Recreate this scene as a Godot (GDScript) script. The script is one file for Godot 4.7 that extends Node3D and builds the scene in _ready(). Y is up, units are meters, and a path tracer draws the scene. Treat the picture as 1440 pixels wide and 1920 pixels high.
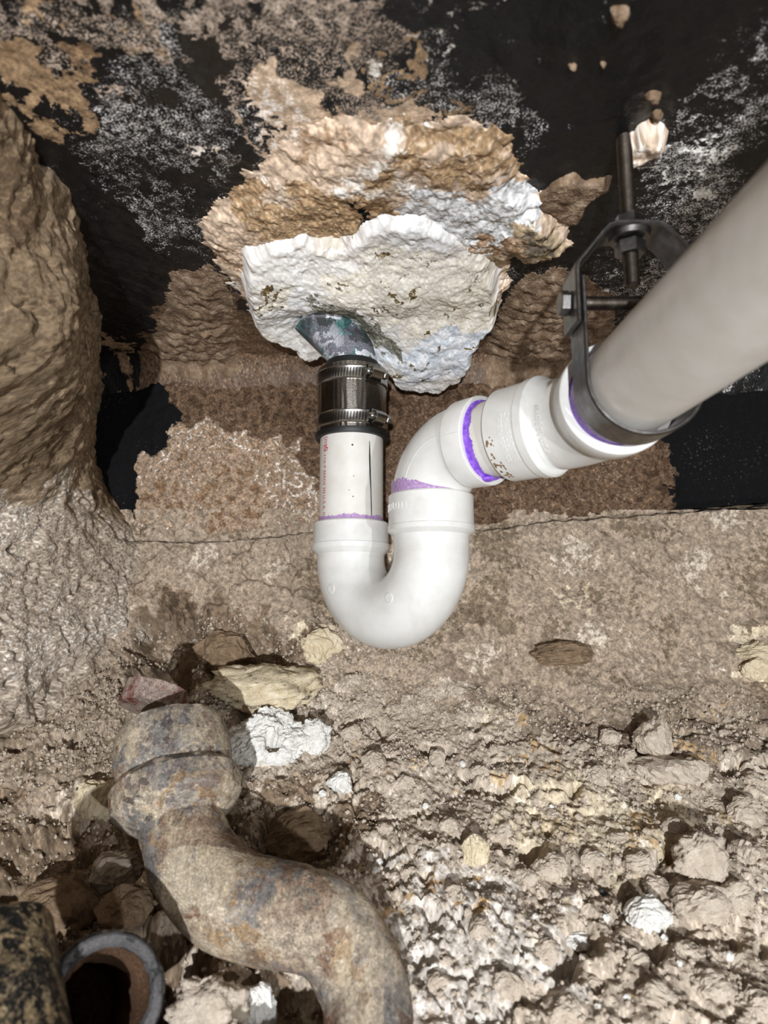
extends Node3D
# Crawl tunnel under a concrete slab: a new white plastic drain trap hung below the slab, an old iron trap lying in the dug-out soil.
# The camera is at the origin, y is up, metres. A pixel gives a direction; distances come from the slab, the beam, the soil or pipe sizes.

const FOCAL := 1300.0
const PITCH := 9.0
const SLAB := 0.30
const BEAM_Z := -0.775

var rng := RandomNumberGenerator.new()
var used := {}
var na: PackedByteArray
var nb: PackedByteArray
var nc: PackedByteArray
var nd: PackedByteArray
var ne: PackedByteArray
var nf: PackedByteArray
var fb: FastNoiseLite
var rd: FastNoiseLite
var ce: FastNoiseLite
var ck: FastNoiseLite
var prof_p := PackedVector2Array()   # (z, y) every 2 mm along the soil
var prof_n := PackedVector2Array()
const STEP := 0.002


# ---------------------------------------------------------------- the lens: pixel to direction
func ray(u: float, v: float) -> Vector3:
	var p := deg_to_rad(PITCH)
	return Vector3(0, sin(p), -cos(p)) + Vector3(1, 0, 0) * ((u - 720.0) / FOCAL) + Vector3(0, cos(p), sin(p)) * ((960.0 - v) / FOCAL)

func at_depth(u: float, v: float, d: float) -> Vector3:
	return ray(u, v) * d

func on_slab(u: float, v: float, y := SLAB) -> Vector2:
	var r := ray(u, v)
	r *= y / maxf(r.y, 0.01)
	return Vector2(r.x, r.z)

func on_beam(u: float, v: float) -> Vector2:
	var r := ray(u, v)
	r *= BEAM_Z / r.z
	return Vector2(r.x, r.y)

func on_soil(u: float, v: float) -> Vector2:
	var r := ray(u, v)
	var before := 0.0
	for i in prof_p.size():
		var q := prof_p[i]
		var f := q.y * r.z - q.x * r.y
		if i > 0 and f * before < 0.0:
			return Vector2(r.x * q.x / r.z, i * STEP)
		before = f
	return Vector2(r.x * -0.35 / r.z, 0.6)

func soil_point(x: float, s: float, up := 0.0) -> Vector3:
	var k := clampf(s / STEP, 0.0, prof_p.size() - 2.0)
	var i := int(k)
	var q := prof_p[i].lerp(prof_p[i + 1], k - i)
	var n := prof_n[i].lerp(prof_n[i + 1], k - i)
	var d := soil_relief(x, s) + up
	return Vector3(x, q.y + n.y * d, q.x + n.x * d)


# ---------------------------------------------------------------- names, labels
func numbered(called: String) -> String:
	if not used.has(called):
		used[called] = 0
		return called
	used[called] += 1
	return "%s_%03d" % [called, used[called]]

func tag(o: Node, label: String, category: String, group := "") -> Node:
	o.set_meta("label", label)
	o.set_meta("category", category)
	if group:
		o.set_meta("group", group)
	return o

func thing(called: String, label: String, category: String, group := "", where := Vector3.ZERO) -> Node3D:
	var o := Node3D.new()
	o.name = numbered(called)
	add_child(o)
	o.position = where
	tag(o, label, category, group)
	return o

func part(called: String, mesh: Mesh, m: Material, parent: Node = null) -> MeshInstance3D:
	var o := MeshInstance3D.new()
	o.mesh = mesh
	o.material_override = m
	if parent == null:
		o.name = numbered(called)
		add_child(o)
	else:
		o.name = called
		parent.add_child(o, true)
	return o

func struct(o: Node) -> Node:
	o.set_meta("kind", "structure")
	return o


# ---------------------------------------------------------------- mesh tools
func grid_mesh(pos: PackedVector3Array, uv: PackedVector2Array, nu: int, nv: int, keep := PackedByteArray()) -> ArrayMesh:
	# pos[j * nu + i]; front side is where (du x dv) points
	var nrm := PackedVector3Array()
	nrm.resize(nu * nv)
	for j in nv:
		var j0 := maxi(j - 1, 0)
		var j1 := mini(j + 1, nv - 1)
		for i in nu:
			var a := pos[j * nu + mini(i + 1, nu - 1)] - pos[j * nu + maxi(i - 1, 0)]
			var b := pos[j1 * nu + i] - pos[j0 * nu + i]
			nrm[j * nu + i] = a.cross(b).normalized()
	var idx := PackedInt32Array()
	idx.resize((nu - 1) * (nv - 1) * 6)
	var k := 0
	var masked := keep.size() > 0
	for j in nv - 1:
		for i in nu - 1:
			var p := j * nu + i
			if masked and keep[p] + keep[p + 1] + keep[p + nu] + keep[p + nu + 1] == 0:
				continue
			idx[k] = p
			idx[k + 1] = p + nu
			idx[k + 2] = p + 1
			idx[k + 3] = p + 1
			idx[k + 4] = p + nu
			idx[k + 5] = p + nu + 1
			k += 6
	idx.resize(k)
	var arr := []
	arr.resize(Mesh.ARRAY_MAX)
	arr[Mesh.ARRAY_VERTEX] = pos
	arr[Mesh.ARRAY_NORMAL] = nrm
	arr[Mesh.ARRAY_TEX_UV] = uv
	arr[Mesh.ARRAY_INDEX] = idx
	var m := ArrayMesh.new()
	m.add_surface_from_arrays(Mesh.PRIMITIVE_TRIANGLES, arr)
	return m

func steps(from: float, to: float, fine0: float, fine1: float, fine: float, coarse: float) -> PackedFloat32Array:
	# coordinates from -> to (rising), fine between fine0 and fine1
	var out := PackedFloat32Array()
	var a := from
	while a < to:
		out.append(a)
		a += fine if a >= fine0 - 1e-6 and a < fine1 else minf(coarse, fine0 - a if a < fine0 else coarse)
	out.append(to)
	return out

func new_st() -> SurfaceTool:
	var st := SurfaceTool.new()
	st.begin(Mesh.PRIMITIVE_TRIANGLES)
	return st

func done(st: SurfaceTool) -> ArrayMesh:
	st.generate_normals()
	return st.commit()

func quad(st: SurfaceTool, a: Vector3, b: Vector3, c: Vector3, d: Vector3) -> void:
	for p in [a, b, c, a, c, d]:
		st.add_vertex(p)

func frames(path: PackedVector3Array, hint := Vector3.ZERO) -> Array:
	# a right-angled frame at every point of a path, carried along without twist
	var out := []
	var t0 := (path[1] - path[0]).normalized()
	var side := hint if hint != Vector3.ZERO else (Vector3.UP if absf(t0.y) < 0.9 else Vector3.RIGHT)
	side = (side - t0 * side.dot(t0)).normalized()
	for i in path.size():
		var t := (path[mini(i + 1, path.size() - 1)] - path[maxi(i - 1, 0)]).normalized()
		if t == Vector3.ZERO or t.dot(t0) < 0.0 and t.dot(t0) < -0.5:      # the wall turns back into itself: keep the direction
			t = t0
		t0 = t
		side = (side - t * side.dot(t)).normalized()
		out.append([side, t.cross(side).normalized(), t])
	return out

func tube(path: PackedVector3Array, radii: PackedFloat32Array, segs := 48, cap0 := true, cap1 := true, rough := 0.0, rough_scale := 60.0) -> ArrayMesh:
	# a round tube along a path with its own radius at every point; two points at one place make a step
	var uniq := PackedVector3Array([path[0]])
	var uid := PackedInt32Array([0])
	for i in range(1, path.size()):
		if path[i].distance_to(path[i - 1]) > 0.00005:
			uniq.append(path[i])
		uid.append(uniq.size() - 1)
	var fr := frames(uniq)
	var st := new_st()
	var n := path.size()
	var rings := []
	for i in n:
		var f: Array = fr[uid[i]]
		var ring := PackedVector3Array()
		for k in segs:
			var a := TAU * k / segs
			var dir: Vector3 = f[0] * cos(a) + f[1] * sin(a)
			var q := path[i] + dir * radii[i]
			if rough > 0.0:
				q += dir * rough * (fb.get_noise_3d(q.x * rough_scale, q.y * rough_scale, q.z * rough_scale) + 0.5 * fb.get_noise_3d(q.x * rough_scale * 4.0, q.y * rough_scale * 4.0, q.z * rough_scale * 4.0))
			ring.append(q)
		rings.append(ring)
	var group := 0
	for i in n - 1:
		var step := uid[i] == uid[i + 1]
		var bend := false
		if i > 0 and not step and uid[i - 1] != uid[i]:
			var s0 := (radii[i] - radii[i - 1]) / path[i].distance_to(path[i - 1])
			var s1 := (radii[i + 1] - radii[i]) / path[i + 1].distance_to(path[i])
			bend = absf(s1 - s0) > 0.6
		if step or bend or (i > 0 and uid[i - 1] == uid[i]):
			group += 1
		st.set_smooth_group(group)
		for k in segs:
			var k1 := (k + 1) % segs
			quad(st, rings[i][k], rings[i + 1][k], rings[i + 1][k1], rings[i][k1])
	st.set_smooth_group(-1)
	for e in [[0, cap0], [n - 1, cap1]]:
		if not e[1]:
			continue
		for k in segs:
			var k1 := (k + 1) % segs
			var a: Vector3 = rings[e[0]][k]
			var b: Vector3 = rings[e[0]][k1]
			for q in ([path[e[0]], a, b] if e[0] == 0 else [path[e[0]], b, a]):
				st.add_vertex(q)
	return done(st)

func spline(pts: Array, per := 8) -> PackedVector3Array:
	var out := PackedVector3Array()
	for i in pts.size() - 1:
		var p0: Vector3 = pts[maxi(i - 1, 0)]
		var p1: Vector3 = pts[i]
		var p2: Vector3 = pts[i + 1]
		var p3: Vector3 = pts[mini(i + 2, pts.size() - 1)]
		for k in per:
			out.append(p1.cubic_interpolate(p2, p0, p3, float(k) / per))
	out.append(pts[-1])
	return out

func even(values: Array, n: int) -> PackedFloat32Array:
	var out := PackedFloat32Array()
	for i in n:
		var k := float(i) / (n - 1) * (values.size() - 1)
		var j := mini(int(k), values.size() - 2)
		out.append(lerpf(values[j], values[j + 1], smoothstep(0.0, 1.0, k - j)))
	return out

func ribbon(path: PackedVector3Array, wide: Vector3, width: float, thick: float) -> ArrayMesh:
	# a flat strap: its width lies along WIDE, its thickness across the path
	var st := new_st()
	var rows := []
	for i in path.size():
		var t := (path[mini(i + 1, path.size() - 1)] - path[maxi(i - 1, 0)]).normalized()
		var w := wide.normalized()
		var n := t.cross(w).normalized()
		var c := 0.0012
		var row := PackedVector3Array()
		for q in [[-1, -1, 1, 0], [1, -1, -1, 0], [1, -1, 0, 1], [1, 1, 0, -1], [1, 1, -1, 0], [-1, 1, 1, 0], [-1, 1, 0, -1], [-1, -1, 0, 1]]:
			row.append(path[i] + w * (q[0] * width / 2.0 + q[2] * c) + n * (q[1] * thick / 2.0 + q[3] * minf(c, thick * 0.3)))
		rows.append(row)
	for k in 8:
		st.set_smooth_group(k + 1)
		for i in path.size() - 1:
			var k1 := (k + 1) % 8
			quad(st, rows[i][k], rows[i + 1][k], rows[i + 1][k1], rows[i][k1])
	st.set_smooth_group(-1)
	for e in [0, path.size() - 1]:
		for k in range(1, 7):
			for q in ([0, k, k + 1] if e == 0 else [0, k + 1, k]):
				st.add_vertex(rows[e][q])
	return done(st)

func prism(sides: int, r: float, h: float, bevel := 0.0008, turn := 0.0) -> ArrayMesh:
	# a nut or bolt head, its axis along y, from 0 to h
	var st := new_st()
	var lev := [[0.0, r - bevel], [bevel, r], [h - bevel, r], [h, r - bevel]]
	for l in 3:
		for k in sides:
			var a0 := TAU * k / sides + turn
			var a1 := TAU * (k + 1) / sides + turn
			st.set_smooth_group(-1)
			quad(st, Vector3(cos(a0) * lev[l][1], lev[l][0], sin(a0) * lev[l][1]), Vector3(cos(a1) * lev[l][1], lev[l][0], sin(a1) * lev[l][1]), Vector3(cos(a1) * lev[l + 1][1], lev[l + 1][0], sin(a1) * lev[l + 1][1]), Vector3(cos(a0) * lev[l + 1][1], lev[l + 1][0], sin(a0) * lev[l + 1][1]))
	for k in sides:
		var a0 := TAU * k / sides + turn
		var a1 := TAU * (k + 1) / sides + turn
		for q in [Vector3.ZERO, Vector3(cos(a1), 0, sin(a1)) * lev[0][1], Vector3(cos(a0), 0, sin(a0)) * lev[0][1]]:
			st.add_vertex(q)
		for q in [Vector3(0, h, 0), Vector3(cos(a0) * lev[3][1], h, sin(a0) * lev[3][1]), Vector3(cos(a1) * lev[3][1], h, sin(a1) * lev[3][1])]:
			st.add_vertex(q)
	return done(st)

func lettering(words: String, size: float, origin: Vector3, axis: Vector3, facing: Vector3, radius: float, around: bool, raise: float, bold := true) -> ArrayMesh:
	# letters laid on a round pipe. AXIS: along the pipe, FACING: outward at the text's middle.
	# around = false: the line runs along the axis; around = true: it runs round the pipe and the letters' tops point along the axis
	var tm := TextMesh.new()
	var sf := SystemFont.new()
	sf.font_names = PackedStringArray(["Droid Sans"])
	sf.font_weight = 700 if bold else 400
	tm.font = sf
	tm.text = words
	tm.font_size = 48
	tm.pixel_size = size / 34.0
	tm.depth = raise * 2.0
	tm.curve_step = 2.0
	var arr := tm.get_mesh_arrays()
	var vs: PackedVector3Array = arr[Mesh.ARRAY_VERTEX]
	var ids: PackedInt32Array = arr[Mesh.ARRAY_INDEX]
	var side := axis.cross(facing).normalized()
	var st := new_st()
	st.set_smooth_group(-1)
	for i in ids:
		var q := vs[i]
		var along := q.y if around else q.x
		var turn := (q.x if around else -q.y) / radius
		var out := facing * cos(turn) + side * sin(turn)
		st.add_vertex(origin + axis * along + out * (radius + q.z))
	return done(st)

func stone_mesh(sd: int, rings := 9, segs := 14, rough := 0.35, squash := Vector3.ONE, pit := Vector3.ZERO, pit_r := 0.3, flat := true) -> ArrayMesh:
	# a broken lump of radius about 1
	var rows := []
	var sharp: Array[Plane] = []
	var r2 := RandomNumberGenerator.new()
	r2.seed = sd
	for k in 7:
		var n := Vector3(r2.randfn(), r2.randfn(), r2.randfn()).normalized()
		sharp.append(Plane(n, r2.randf_range(0.62, 0.95)))
	for j in rings + 1:
		var row := PackedVector3Array()
		var th := PI * j / rings
		for i in segs:
			var ph := TAU * i / segs + 0.5 * (j % 2) * TAU / segs
			var d := Vector3(sin(th) * cos(ph), cos(th), sin(th) * sin(ph))
			var r := 1.0
			var sink := Vector3.ZERO
			for pl in sharp:
				var c := d.dot(pl.normal)
				if c * r > pl.d:
					r = lerpf(r, pl.d / c, 0.8)
			r += rough * 0.5 * fb.get_noise_3d(d.x * 1.3 + sd * 7.1, d.y * 1.3, d.z * 1.3) + rough * 0.28 * fb.get_noise_3d(d.x * 4.5 + sd * 3.1, d.y * 4.5, d.z * 4.5) + rough * 0.12 * fb.get_noise_3d(d.x * 14.0, d.y * 14.0 + sd, d.z * 14.0)
			if pit != Vector3.ZERO:
				var a := acos(clampf(d.dot(pit.normalized()), -1.0, 1.0)) * (1.0 + 0.3 * fb.get_noise_3d(d.x * 4.0, d.y * 4.0, d.z * 4.0))
				sink = Vector3(-0.15, -0.78, -0.60) * 0.9 * smoothstep(pit_r, pit_r * 0.75, a)      # the hole runs down into the stone
			row.append((d * r + sink) * squash)
		rows.append(row)
	var st := new_st()
	st.set_smooth_group(-1 if flat else 0)
	for j in rings:
		for i in segs:
			var i1 := (i + 1) % segs
			if j > 0:
				for q in [rows[j][i], rows[j + 1][i1], rows[j][i1]]:
					st.add_vertex(q)
			if j < rings - 1 or j == 0:
				for q in [rows[j][i], rows[j + 1][i], rows[j + 1][i1]]:
					st.add_vertex(q)
	return done(st)


# ---------------------------------------------------------------- noise and textures
func make_noise() -> void:
	fb = FastNoiseLite.new()
	fb.seed = 11
	fb.noise_type = FastNoiseLite.TYPE_SIMPLEX_SMOOTH
	fb.frequency = 1.0
	fb.fractal_type = FastNoiseLite.FRACTAL_FBM
	fb.fractal_octaves = 4
	rd = fb.duplicate()
	rd.seed = 5
	rd.fractal_type = FastNoiseLite.FRACTAL_RIDGED
	rd.fractal_octaves = 3
	ce = FastNoiseLite.new()
	ce.seed = 21
	ce.noise_type = FastNoiseLite.TYPE_CELLULAR
	ce.frequency = 1.0
	ce.fractal_type = FastNoiseLite.FRACTAL_NONE
	ce.cellular_return_type = FastNoiseLite.RETURN_DISTANCE
	ck = ce.duplicate()
	ck.seed = 33
	ck.cellular_return_type = FastNoiseLite.RETURN_DISTANCE2_SUB
	na = noise_bytes(1, 0.012, FastNoiseLite.FRACTAL_FBM, 5)
	nb = noise_bytes(2, 0.045, FastNoiseLite.FRACTAL_FBM, 4)
	nc = noise_bytes(3, 0.022, FastNoiseLite.FRACTAL_RIDGED, 4)
	nd = noise_bytes(4, 0.030, FastNoiseLite.FRACTAL_NONE, 1, true)
	ne = noise_bytes(5, 0.16, FastNoiseLite.FRACTAL_FBM, 3)
	nf = noise_bytes(6, 0.28, FastNoiseLite.FRACTAL_FBM, 2)

func noise_bytes(sd: int, freq: float, fractal: int, oct: int, cells := false) -> PackedByteArray:
	var n := FastNoiseLite.new()
	n.seed = sd
	n.noise_type = FastNoiseLite.TYPE_CELLULAR if cells else FastNoiseLite.TYPE_SIMPLEX_SMOOTH
	n.frequency = freq
	n.fractal_type = fractal as FastNoiseLite.FractalType
	n.fractal_octaves = oct
	var im := n.get_seamless_image(512, 512)
	im.convert(Image.FORMAT_L8)
	# level the values out, so that a threshold is a share of the area
	var data := im.get_data()
	var count := PackedInt32Array()
	count.resize(256)
	for v in data:
		count[v] += 1
	var lut := PackedByteArray()
	lut.resize(256)
	var sum := 0
	for v in 256:
		sum += count[v]
		lut[v] = int(255.0 * sum / data.size())
	for i in data.size():
		data[i] = lut[data[i]]
	return data

func tex(data: PackedByteArray, w: int, h: int, grey := false) -> ImageTexture:
	return ImageTexture.create_from_image(Image.create_from_data(w, h, false, Image.FORMAT_L8 if grey else Image.FORMAT_RGB8, data))

func classes(w: int, h: int, x0: float, y0: float, per: float, polys: Array) -> PackedByteArray:
	# which kind of matter lies where: cells of 4 texture pixels; later shapes lie over earlier ones
	var cw := w / 4
	var ch := h / 4
	var out := PackedByteArray()
	out.resize(cw * ch)
	for e in polys:
		var pl: PackedVector2Array = e[1]
		var lo := pl[0]
		var hi := pl[0]
		for q in pl:
			lo = lo.min(q)
			hi = hi.max(q)
		for j in range(clampi(int((lo.y - y0) / per / 4.0), 0, ch), clampi(int((hi.y - y0) / per / 4.0) + 1, 0, ch)):
			for i in range(clampi(int((lo.x - x0) / per / 4.0), 0, cw), clampi(int((hi.x - x0) / per / 4.0) + 1, 0, cw)):
				if Geometry2D.is_point_in_polygon(Vector2(x0 + (i + 0.5) * 4.0 * per, y0 + (j + 0.5) * 4.0 * per), pl):
					out[j * cw + i] = e[0]
	return out

func px(pts: Array, to: Callable) -> PackedVector2Array:
	var out := PackedVector2Array()
	for k in range(0, pts.size(), 2):
		out.append(to.call(float(pts[k]), float(pts[k + 1])))
	return out

func blob(u: float, v: float, ru: float, rv: float, to: Callable) -> PackedVector2Array:
	var out := PackedVector2Array()
	for k in 14:
		var a := TAU * k / 14.0
		var r := rng.randf_range(0.75, 1.2)
		out.append(to.call(u + cos(a) * ru * r, v + sin(a) * rv * r))
	return out

func paint(w: int, h: int, x0: float, y0: float, per: float, polys: Array, kinds: Array, jag: float, sd: int) -> Array:
	# kinds[c] = [colour a, colour b, colour c, share of b, share of c, grain, fleck size shift, relief]; a, b, c are kinds of grains that lie side by side
	var cls := classes(w, h, x0, y0, per, polys)
	var cw := w / 4
	var ch := h / 4
	var out := PackedByteArray()
	out.resize(w * h * 3)
	var hei := PackedByteArray()
	hei.resize(w * h)
	var ta := []
	var pb := PackedInt32Array()
	var pc := PackedInt32Array()
	var gr := PackedInt32Array()
	var sh := PackedInt32Array()
	var cols := PackedInt32Array()
	for k in kinds:
		for c in 3:
			var col: Color = k[c]
			cols.append_array([int(col.r * 255), int(col.g * 255), int(col.b * 255)])
		pb.append(int(k[3] * 255))
		pc.append(int(k[4] * 255))
		gr.append(int(k[5] * 256))
		sh.append(k[6])
	var o := 0
	var oh := 0
	var ij := int(jag * 256)
	for j in h:
		var ra := (((j >> 1) + sd) & 511) << 9
		var rb := ((j + sd * 3) & 511) << 9
		var rb2 := (((j << 1) + sd * 3) & 511) << 9
		var rc := ((j + 77) & 511) << 9
		var rl := (((j >> 2) + sd * 5) & 511) << 9
		for i in w:
			var a := na[ra + (((i >> 1) + 91) & 511)]
			var b := nb[rb + (i & 511)]
			var l := na[rl + ((i >> 2) & 511)]
			var e := ne[rb + ((i + 31) & 511)]
			var wi := i + (((a - 128) * ij) >> 8) + (((b - 128) * ij) >> 10)
			var wj := j + (((na[rb + ((i + 200) & 511)] - 128) * ij) >> 8) + (((e - 128) * ij) >> 11)
			wi = clampi(wi >> 2, 0, cw - 1)
			wj = clampi(wj >> 2, 0, ch - 1)
			var c := cls[wj * cw + wi]
			var s := sh[c]
			# fleck noise: fine or coarse
			var f := 0
			if s == 0:
				f = (e * 2 + nf[rb + ((i + 7) & 511)] * 4 + b * 2) >> 3
			elif s == 1:
				f = (nb[rb2 + ((i << 1) & 511)] * 4 + e * 4) >> 3
			elif s == 2:
				f = (nc[rc + (i & 511)] * 6 + e * 2) >> 3
			else:
				f = (a * 5 + b * 2 + e) >> 3
			f = (f * 3 + l) >> 2
			var g := (b + e + nb[rb2 + (((i << 1) + 160) & 511)]) / 3
			var q := c * 9
			var kb := clampi((pb[c] - f) * 9 + 128, 0, 256)
			var kc := clampi((f - 255 + pc[c]) * 9 + 128, 0, 256)
			var ka := 256 - kb - kc
			var m := 256 + (((g - 128) * gr[c]) >> 7)
			out[o] = clampi((((cols[q] * ka + cols[q + 3] * kb + cols[q + 6] * kc) >> 8) * m) >> 8, 0, 255)
			out[o + 1] = clampi((((cols[q + 1] * ka + cols[q + 4] * kb + cols[q + 7] * kc) >> 8) * m) >> 8, 0, 255)
			out[o + 2] = clampi((((cols[q + 2] * ka + cols[q + 5] * kb + cols[q + 8] * kc) >> 8) * m) >> 8, 0, 255)
			hei[oh] = clampi((90 * ka + 60 * kb + 160 * kc) / 256 + ((g - 128) * gr[c] >> 7) / 2 + (e - 128) / 4, 0, 255)
			o += 3
			oh += 1
	return [tex(out, w, h), tex(hei, w, h, true)]

func painted(t: Array, rough: float, relief: float, spec := 0.3) -> StandardMaterial3D:
	var m := StandardMaterial3D.new()
	m.albedo_texture = t[0]
	m.roughness = rough
	m.metallic_specular = spec
	m.heightmap_enabled = true
	m.heightmap_texture = t[1]
	m.heightmap_scale = relief
	return m

func mottled(stops: Array, size: float, rough: float, relief := 0.06, metal := 0.0, kind := 0, sd := 3) -> StandardMaterial3D:
	# patches of colour wrapped round a thing from three sides; SIZE: metres a tile
	var nt := NoiseTexture2D.new()
	nt.width = 512
	nt.height = 512
	nt.seamless = true
	nt.normalize = true
	var n := FastNoiseLite.new()
	n.seed = sd
	n.frequency = [0.012, 0.03, 0.008][kind]
	n.fractal_octaves = 6
	n.fractal_gain = [0.62, 0.55, 0.75][kind]
	n.noise_type = FastNoiseLite.TYPE_SIMPLEX_SMOOTH
	nt.noise = n
	var g := Gradient.new()
	var offs := PackedFloat32Array()
	var cs := PackedColorArray()
	for s in stops:
		offs.append(s[0])
		cs.append(s[1])
	g.offsets = offs
	g.colors = cs
	nt.color_ramp = g
	var m := StandardMaterial3D.new()
	m.albedo_texture = nt
	m.uv1_triplanar = true
	m.uv1_world_triplanar = true
	m.uv1_scale = Vector3.ONE / size
	m.roughness = rough
	m.metallic = metal
	m.metallic_specular = 0.35
	if relief > 0.0:
		var hb := NoiseTexture2D.new()
		hb.width = 512
		hb.height = 512
		hb.seamless = true
		var n2 := FastNoiseLite.new()
		n2.seed = sd + 40
		n2.frequency = 0.05
		n2.fractal_octaves = 5
		n2.fractal_gain = 0.6
		hb.noise = n2
		m.heightmap_enabled = true
		m.heightmap_texture = hb
		m.heightmap_scale = relief
	return m

func patchy(kinds: Array, counts: Array, tile: float, rough: float, relief: float, sd: int, big := 60.0, metal := 0.0) -> StandardMaterial3D:
	# patches of several kinds of matter with frayed, grainy edges, wrapped round a thing from three sides; TILE: metres a tile
	var r2 := RandomNumberGenerator.new()
	r2.seed = sd
	var polys := []
	for c in counts.size():
		for k in counts[c]:
			var at := Vector2(r2.randf() * 768.0, r2.randf() * 768.0)
			var r := big * r2.randf_range(0.25, 1.0)
			var pl := PackedVector2Array()
			for e in 10:
				var a := TAU * e / 10.0
				pl.append(at + Vector2(cos(a) * 1.3, sin(a)) * r * r2.randf_range(0.6, 1.2))
			polys.append([c + 1, pl, r2.randf()])
	polys.sort_custom(func(a, b): return a[2] < b[2])
	var m := painted(paint(768, 768, 0.0, 0.0, 1.0, polys, kinds, 0.30, sd), rough, relief)
	m.uv1_triplanar = true
	m.uv1_world_triplanar = true
	m.uv1_scale = Vector3.ONE / tile
	m.metallic = metal
	return m

func plain(c: Color, rough: float, metal := 0.0, spec := 0.5) -> StandardMaterial3D:
	var m := StandardMaterial3D.new()
	m.albedo_color = c
	m.roughness = rough
	m.metallic = metal
	m.metallic_specular = spec
	return m


# ---------------------------------------------------------------- the ground, the slab and the beam
var dents := []   # [x, s, radius, depth]

func make_profile() -> void:
	var pts := [[-0.772, 0.125], [-0.770, 0.10], [-0.757, 0.05], [-0.742, 0.0], [-0.722, -0.045], [-0.69, -0.083], [-0.64, -0.118], [-0.58, -0.152], [-0.52, -0.182], [-0.46, -0.208], [-0.40, -0.23], [-0.30, -0.25], [-0.1, -0.262], [0.5, -0.268], [1.5, -0.27]]
	var fine := PackedVector2Array()
	for i in pts.size() - 1:
		for k in 24:
			var g := func(q): return Vector2(pts[clampi(q, 0, pts.size() - 1)][0], pts[clampi(q, 0, pts.size() - 1)][1])
			fine.append(g.call(i).cubic_interpolate(g.call(i + 1), g.call(i - 1), g.call(i + 2), k / 24.0))
	var left := 0.0
	prof_p.append(fine[0])
	for i in fine.size() - 1:
		var d := fine[i].distance_to(fine[i + 1])
		var t := STEP - left
		while t <= d:
			prof_p.append(fine[i].lerp(fine[i + 1], t / d))
			t += STEP
		left = d - (t - STEP)
	for i in prof_p.size():
		var t := (prof_p[mini(i + 4, prof_p.size() - 1)] - prof_p[maxi(i - 4, 0)]).normalized()
		prof_n.append(Vector2(-t.y, t.x))   # t = (dz, dy): up and out of the soil

func soil_relief(x: float, s: float) -> float:
	var w := smoothstep(0.19, 0.30, s + 0.10 * smoothstep(0.02, -0.12, x) + 0.03 * fb.get_noise_2d(x * 12.0, s * 12.0))
	var d := 0.012 * fb.get_noise_2d(x * 7.0, s * 7.0)
	if w < 1.0:
		var f := 0.004 * fb.get_noise_2d(x * 34.0 + 9.0, s * 34.0) + 0.0022 * fb.get_noise_2d(x * 95.0, s * 15.0) * smoothstep(0.02, 0.12, x) + 0.0015 * fb.get_noise_2d(x * 160.0, s * 160.0)
		var crack := ck.get_noise_2d(x * 16.0 + 0.3 * fb.get_noise_2d(x * 30.0, s * 30.0), s * 11.0 + 4.0) + 1.0
		f -= 0.006 * smoothstep(0.10, 0.0, crack) * smoothstep(0.05, -0.05, x)
		d += f * (1.0 - w)
	if w > 0.0:
		var wx := x + 0.006 * fb.get_noise_2d(x * 40.0, s * 40.0)
		var ws := s + 0.006 * fb.get_noise_2d(x * 40.0 + 31.0, s * 40.0)
		var c1 := -ce.get_noise_2d(wx * 24.0, ws * 24.0)
		var c2 := -ce.get_noise_2d(wx * 62.0 + 9.0, ws * 62.0)
		var r := 0.0055 * (c1 - 0.5) + 0.0024 * (c2 - 0.5) + 0.003 * fb.get_noise_2d(x * 130.0, s * 130.0) + 0.0014 * fb.get_noise_2d(x * 330.0, s * 330.0 + 5.0)
		var hole := fb.get_noise_2d(x * 22.0 + 50.0, s * 26.0)
		r -= 0.06 * maxf(hole - 0.30, 0.0)
		var k := ck.get_noise_2d(wx * 34.0, ws * 34.0) + 1.0
		r -= 0.007 * smoothstep(0.16, 0.0, k) * smoothstep(-0.1, 0.3, fb.get_noise_2d(x * 6.0 + 3.0, s * 6.0))
		d += r * w
	for q in dents:
		var dx: float = x - q[0]
		var ds: float = s - q[1]
		var rr: float = q[2]
		if absf(dx) < rr * 1.3 and absf(ds) < rr * 1.3:
			var l := sqrt(dx * dx + ds * ds) * (1.0 + 0.25 * fb.get_noise_2d(x * 35.0, s * 35.0))
			d -= q[3] * smoothstep(rr, rr * 0.35, l)
	return d

func slab_relief(x: float, z: float) -> float:
	# downward is positive
	var d := 0.004 * fb.get_noise_2d(x * 8.0, z * 8.0 + 3.0) + 0.0014 * fb.get_noise_2d(x * 45.0, z * 45.0) + 0.0006 * fb.get_noise_2d(x * 170.0, z * 170.0)
	d += 0.05 * smoothstep(-0.745, -0.79, z)      # the corner runs down into the beam
	return d

func build_slab(m: Material) -> void:
	var xs := steps(-0.66, 0.66, -0.40, 0.44, 0.0025, 0.04)
	var zs := steps(-0.82, 1.5, -0.82, -0.24, 0.0025, 0.05)
	var pos := PackedVector3Array()
	var uv := PackedVector2Array()
	for z in zs:
		for x in xs:
			pos.append(Vector3(x, SLAB - slab_relief(x, z), z))
			uv.append(Vector2((x + 0.42) / 0.86, (z + 0.82) / 0.61))
	# du = x, dv = z: du x dv = -y, the underside
	var ceiling := part("ceiling", grid_mesh(pos, uv, xs.size(), zs.size()), m)
	struct(ceiling)
	ceiling.set_meta("label", "underside of a concrete slab covered in torn black plastic sheet")
	var over := new_st()
	for f in 2:
		var y := SLAB + 0.06 + f * 0.06
		quad(over, Vector3(-0.66, y, -0.85), Vector3(0.66, y, -0.85), Vector3(0.66, y, 1.5), Vector3(-0.66, y, 1.5))
	part("slab_body", done(over), plain(Color(0.5, 0.49, 0.47), 0.9), ceiling)

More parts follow.
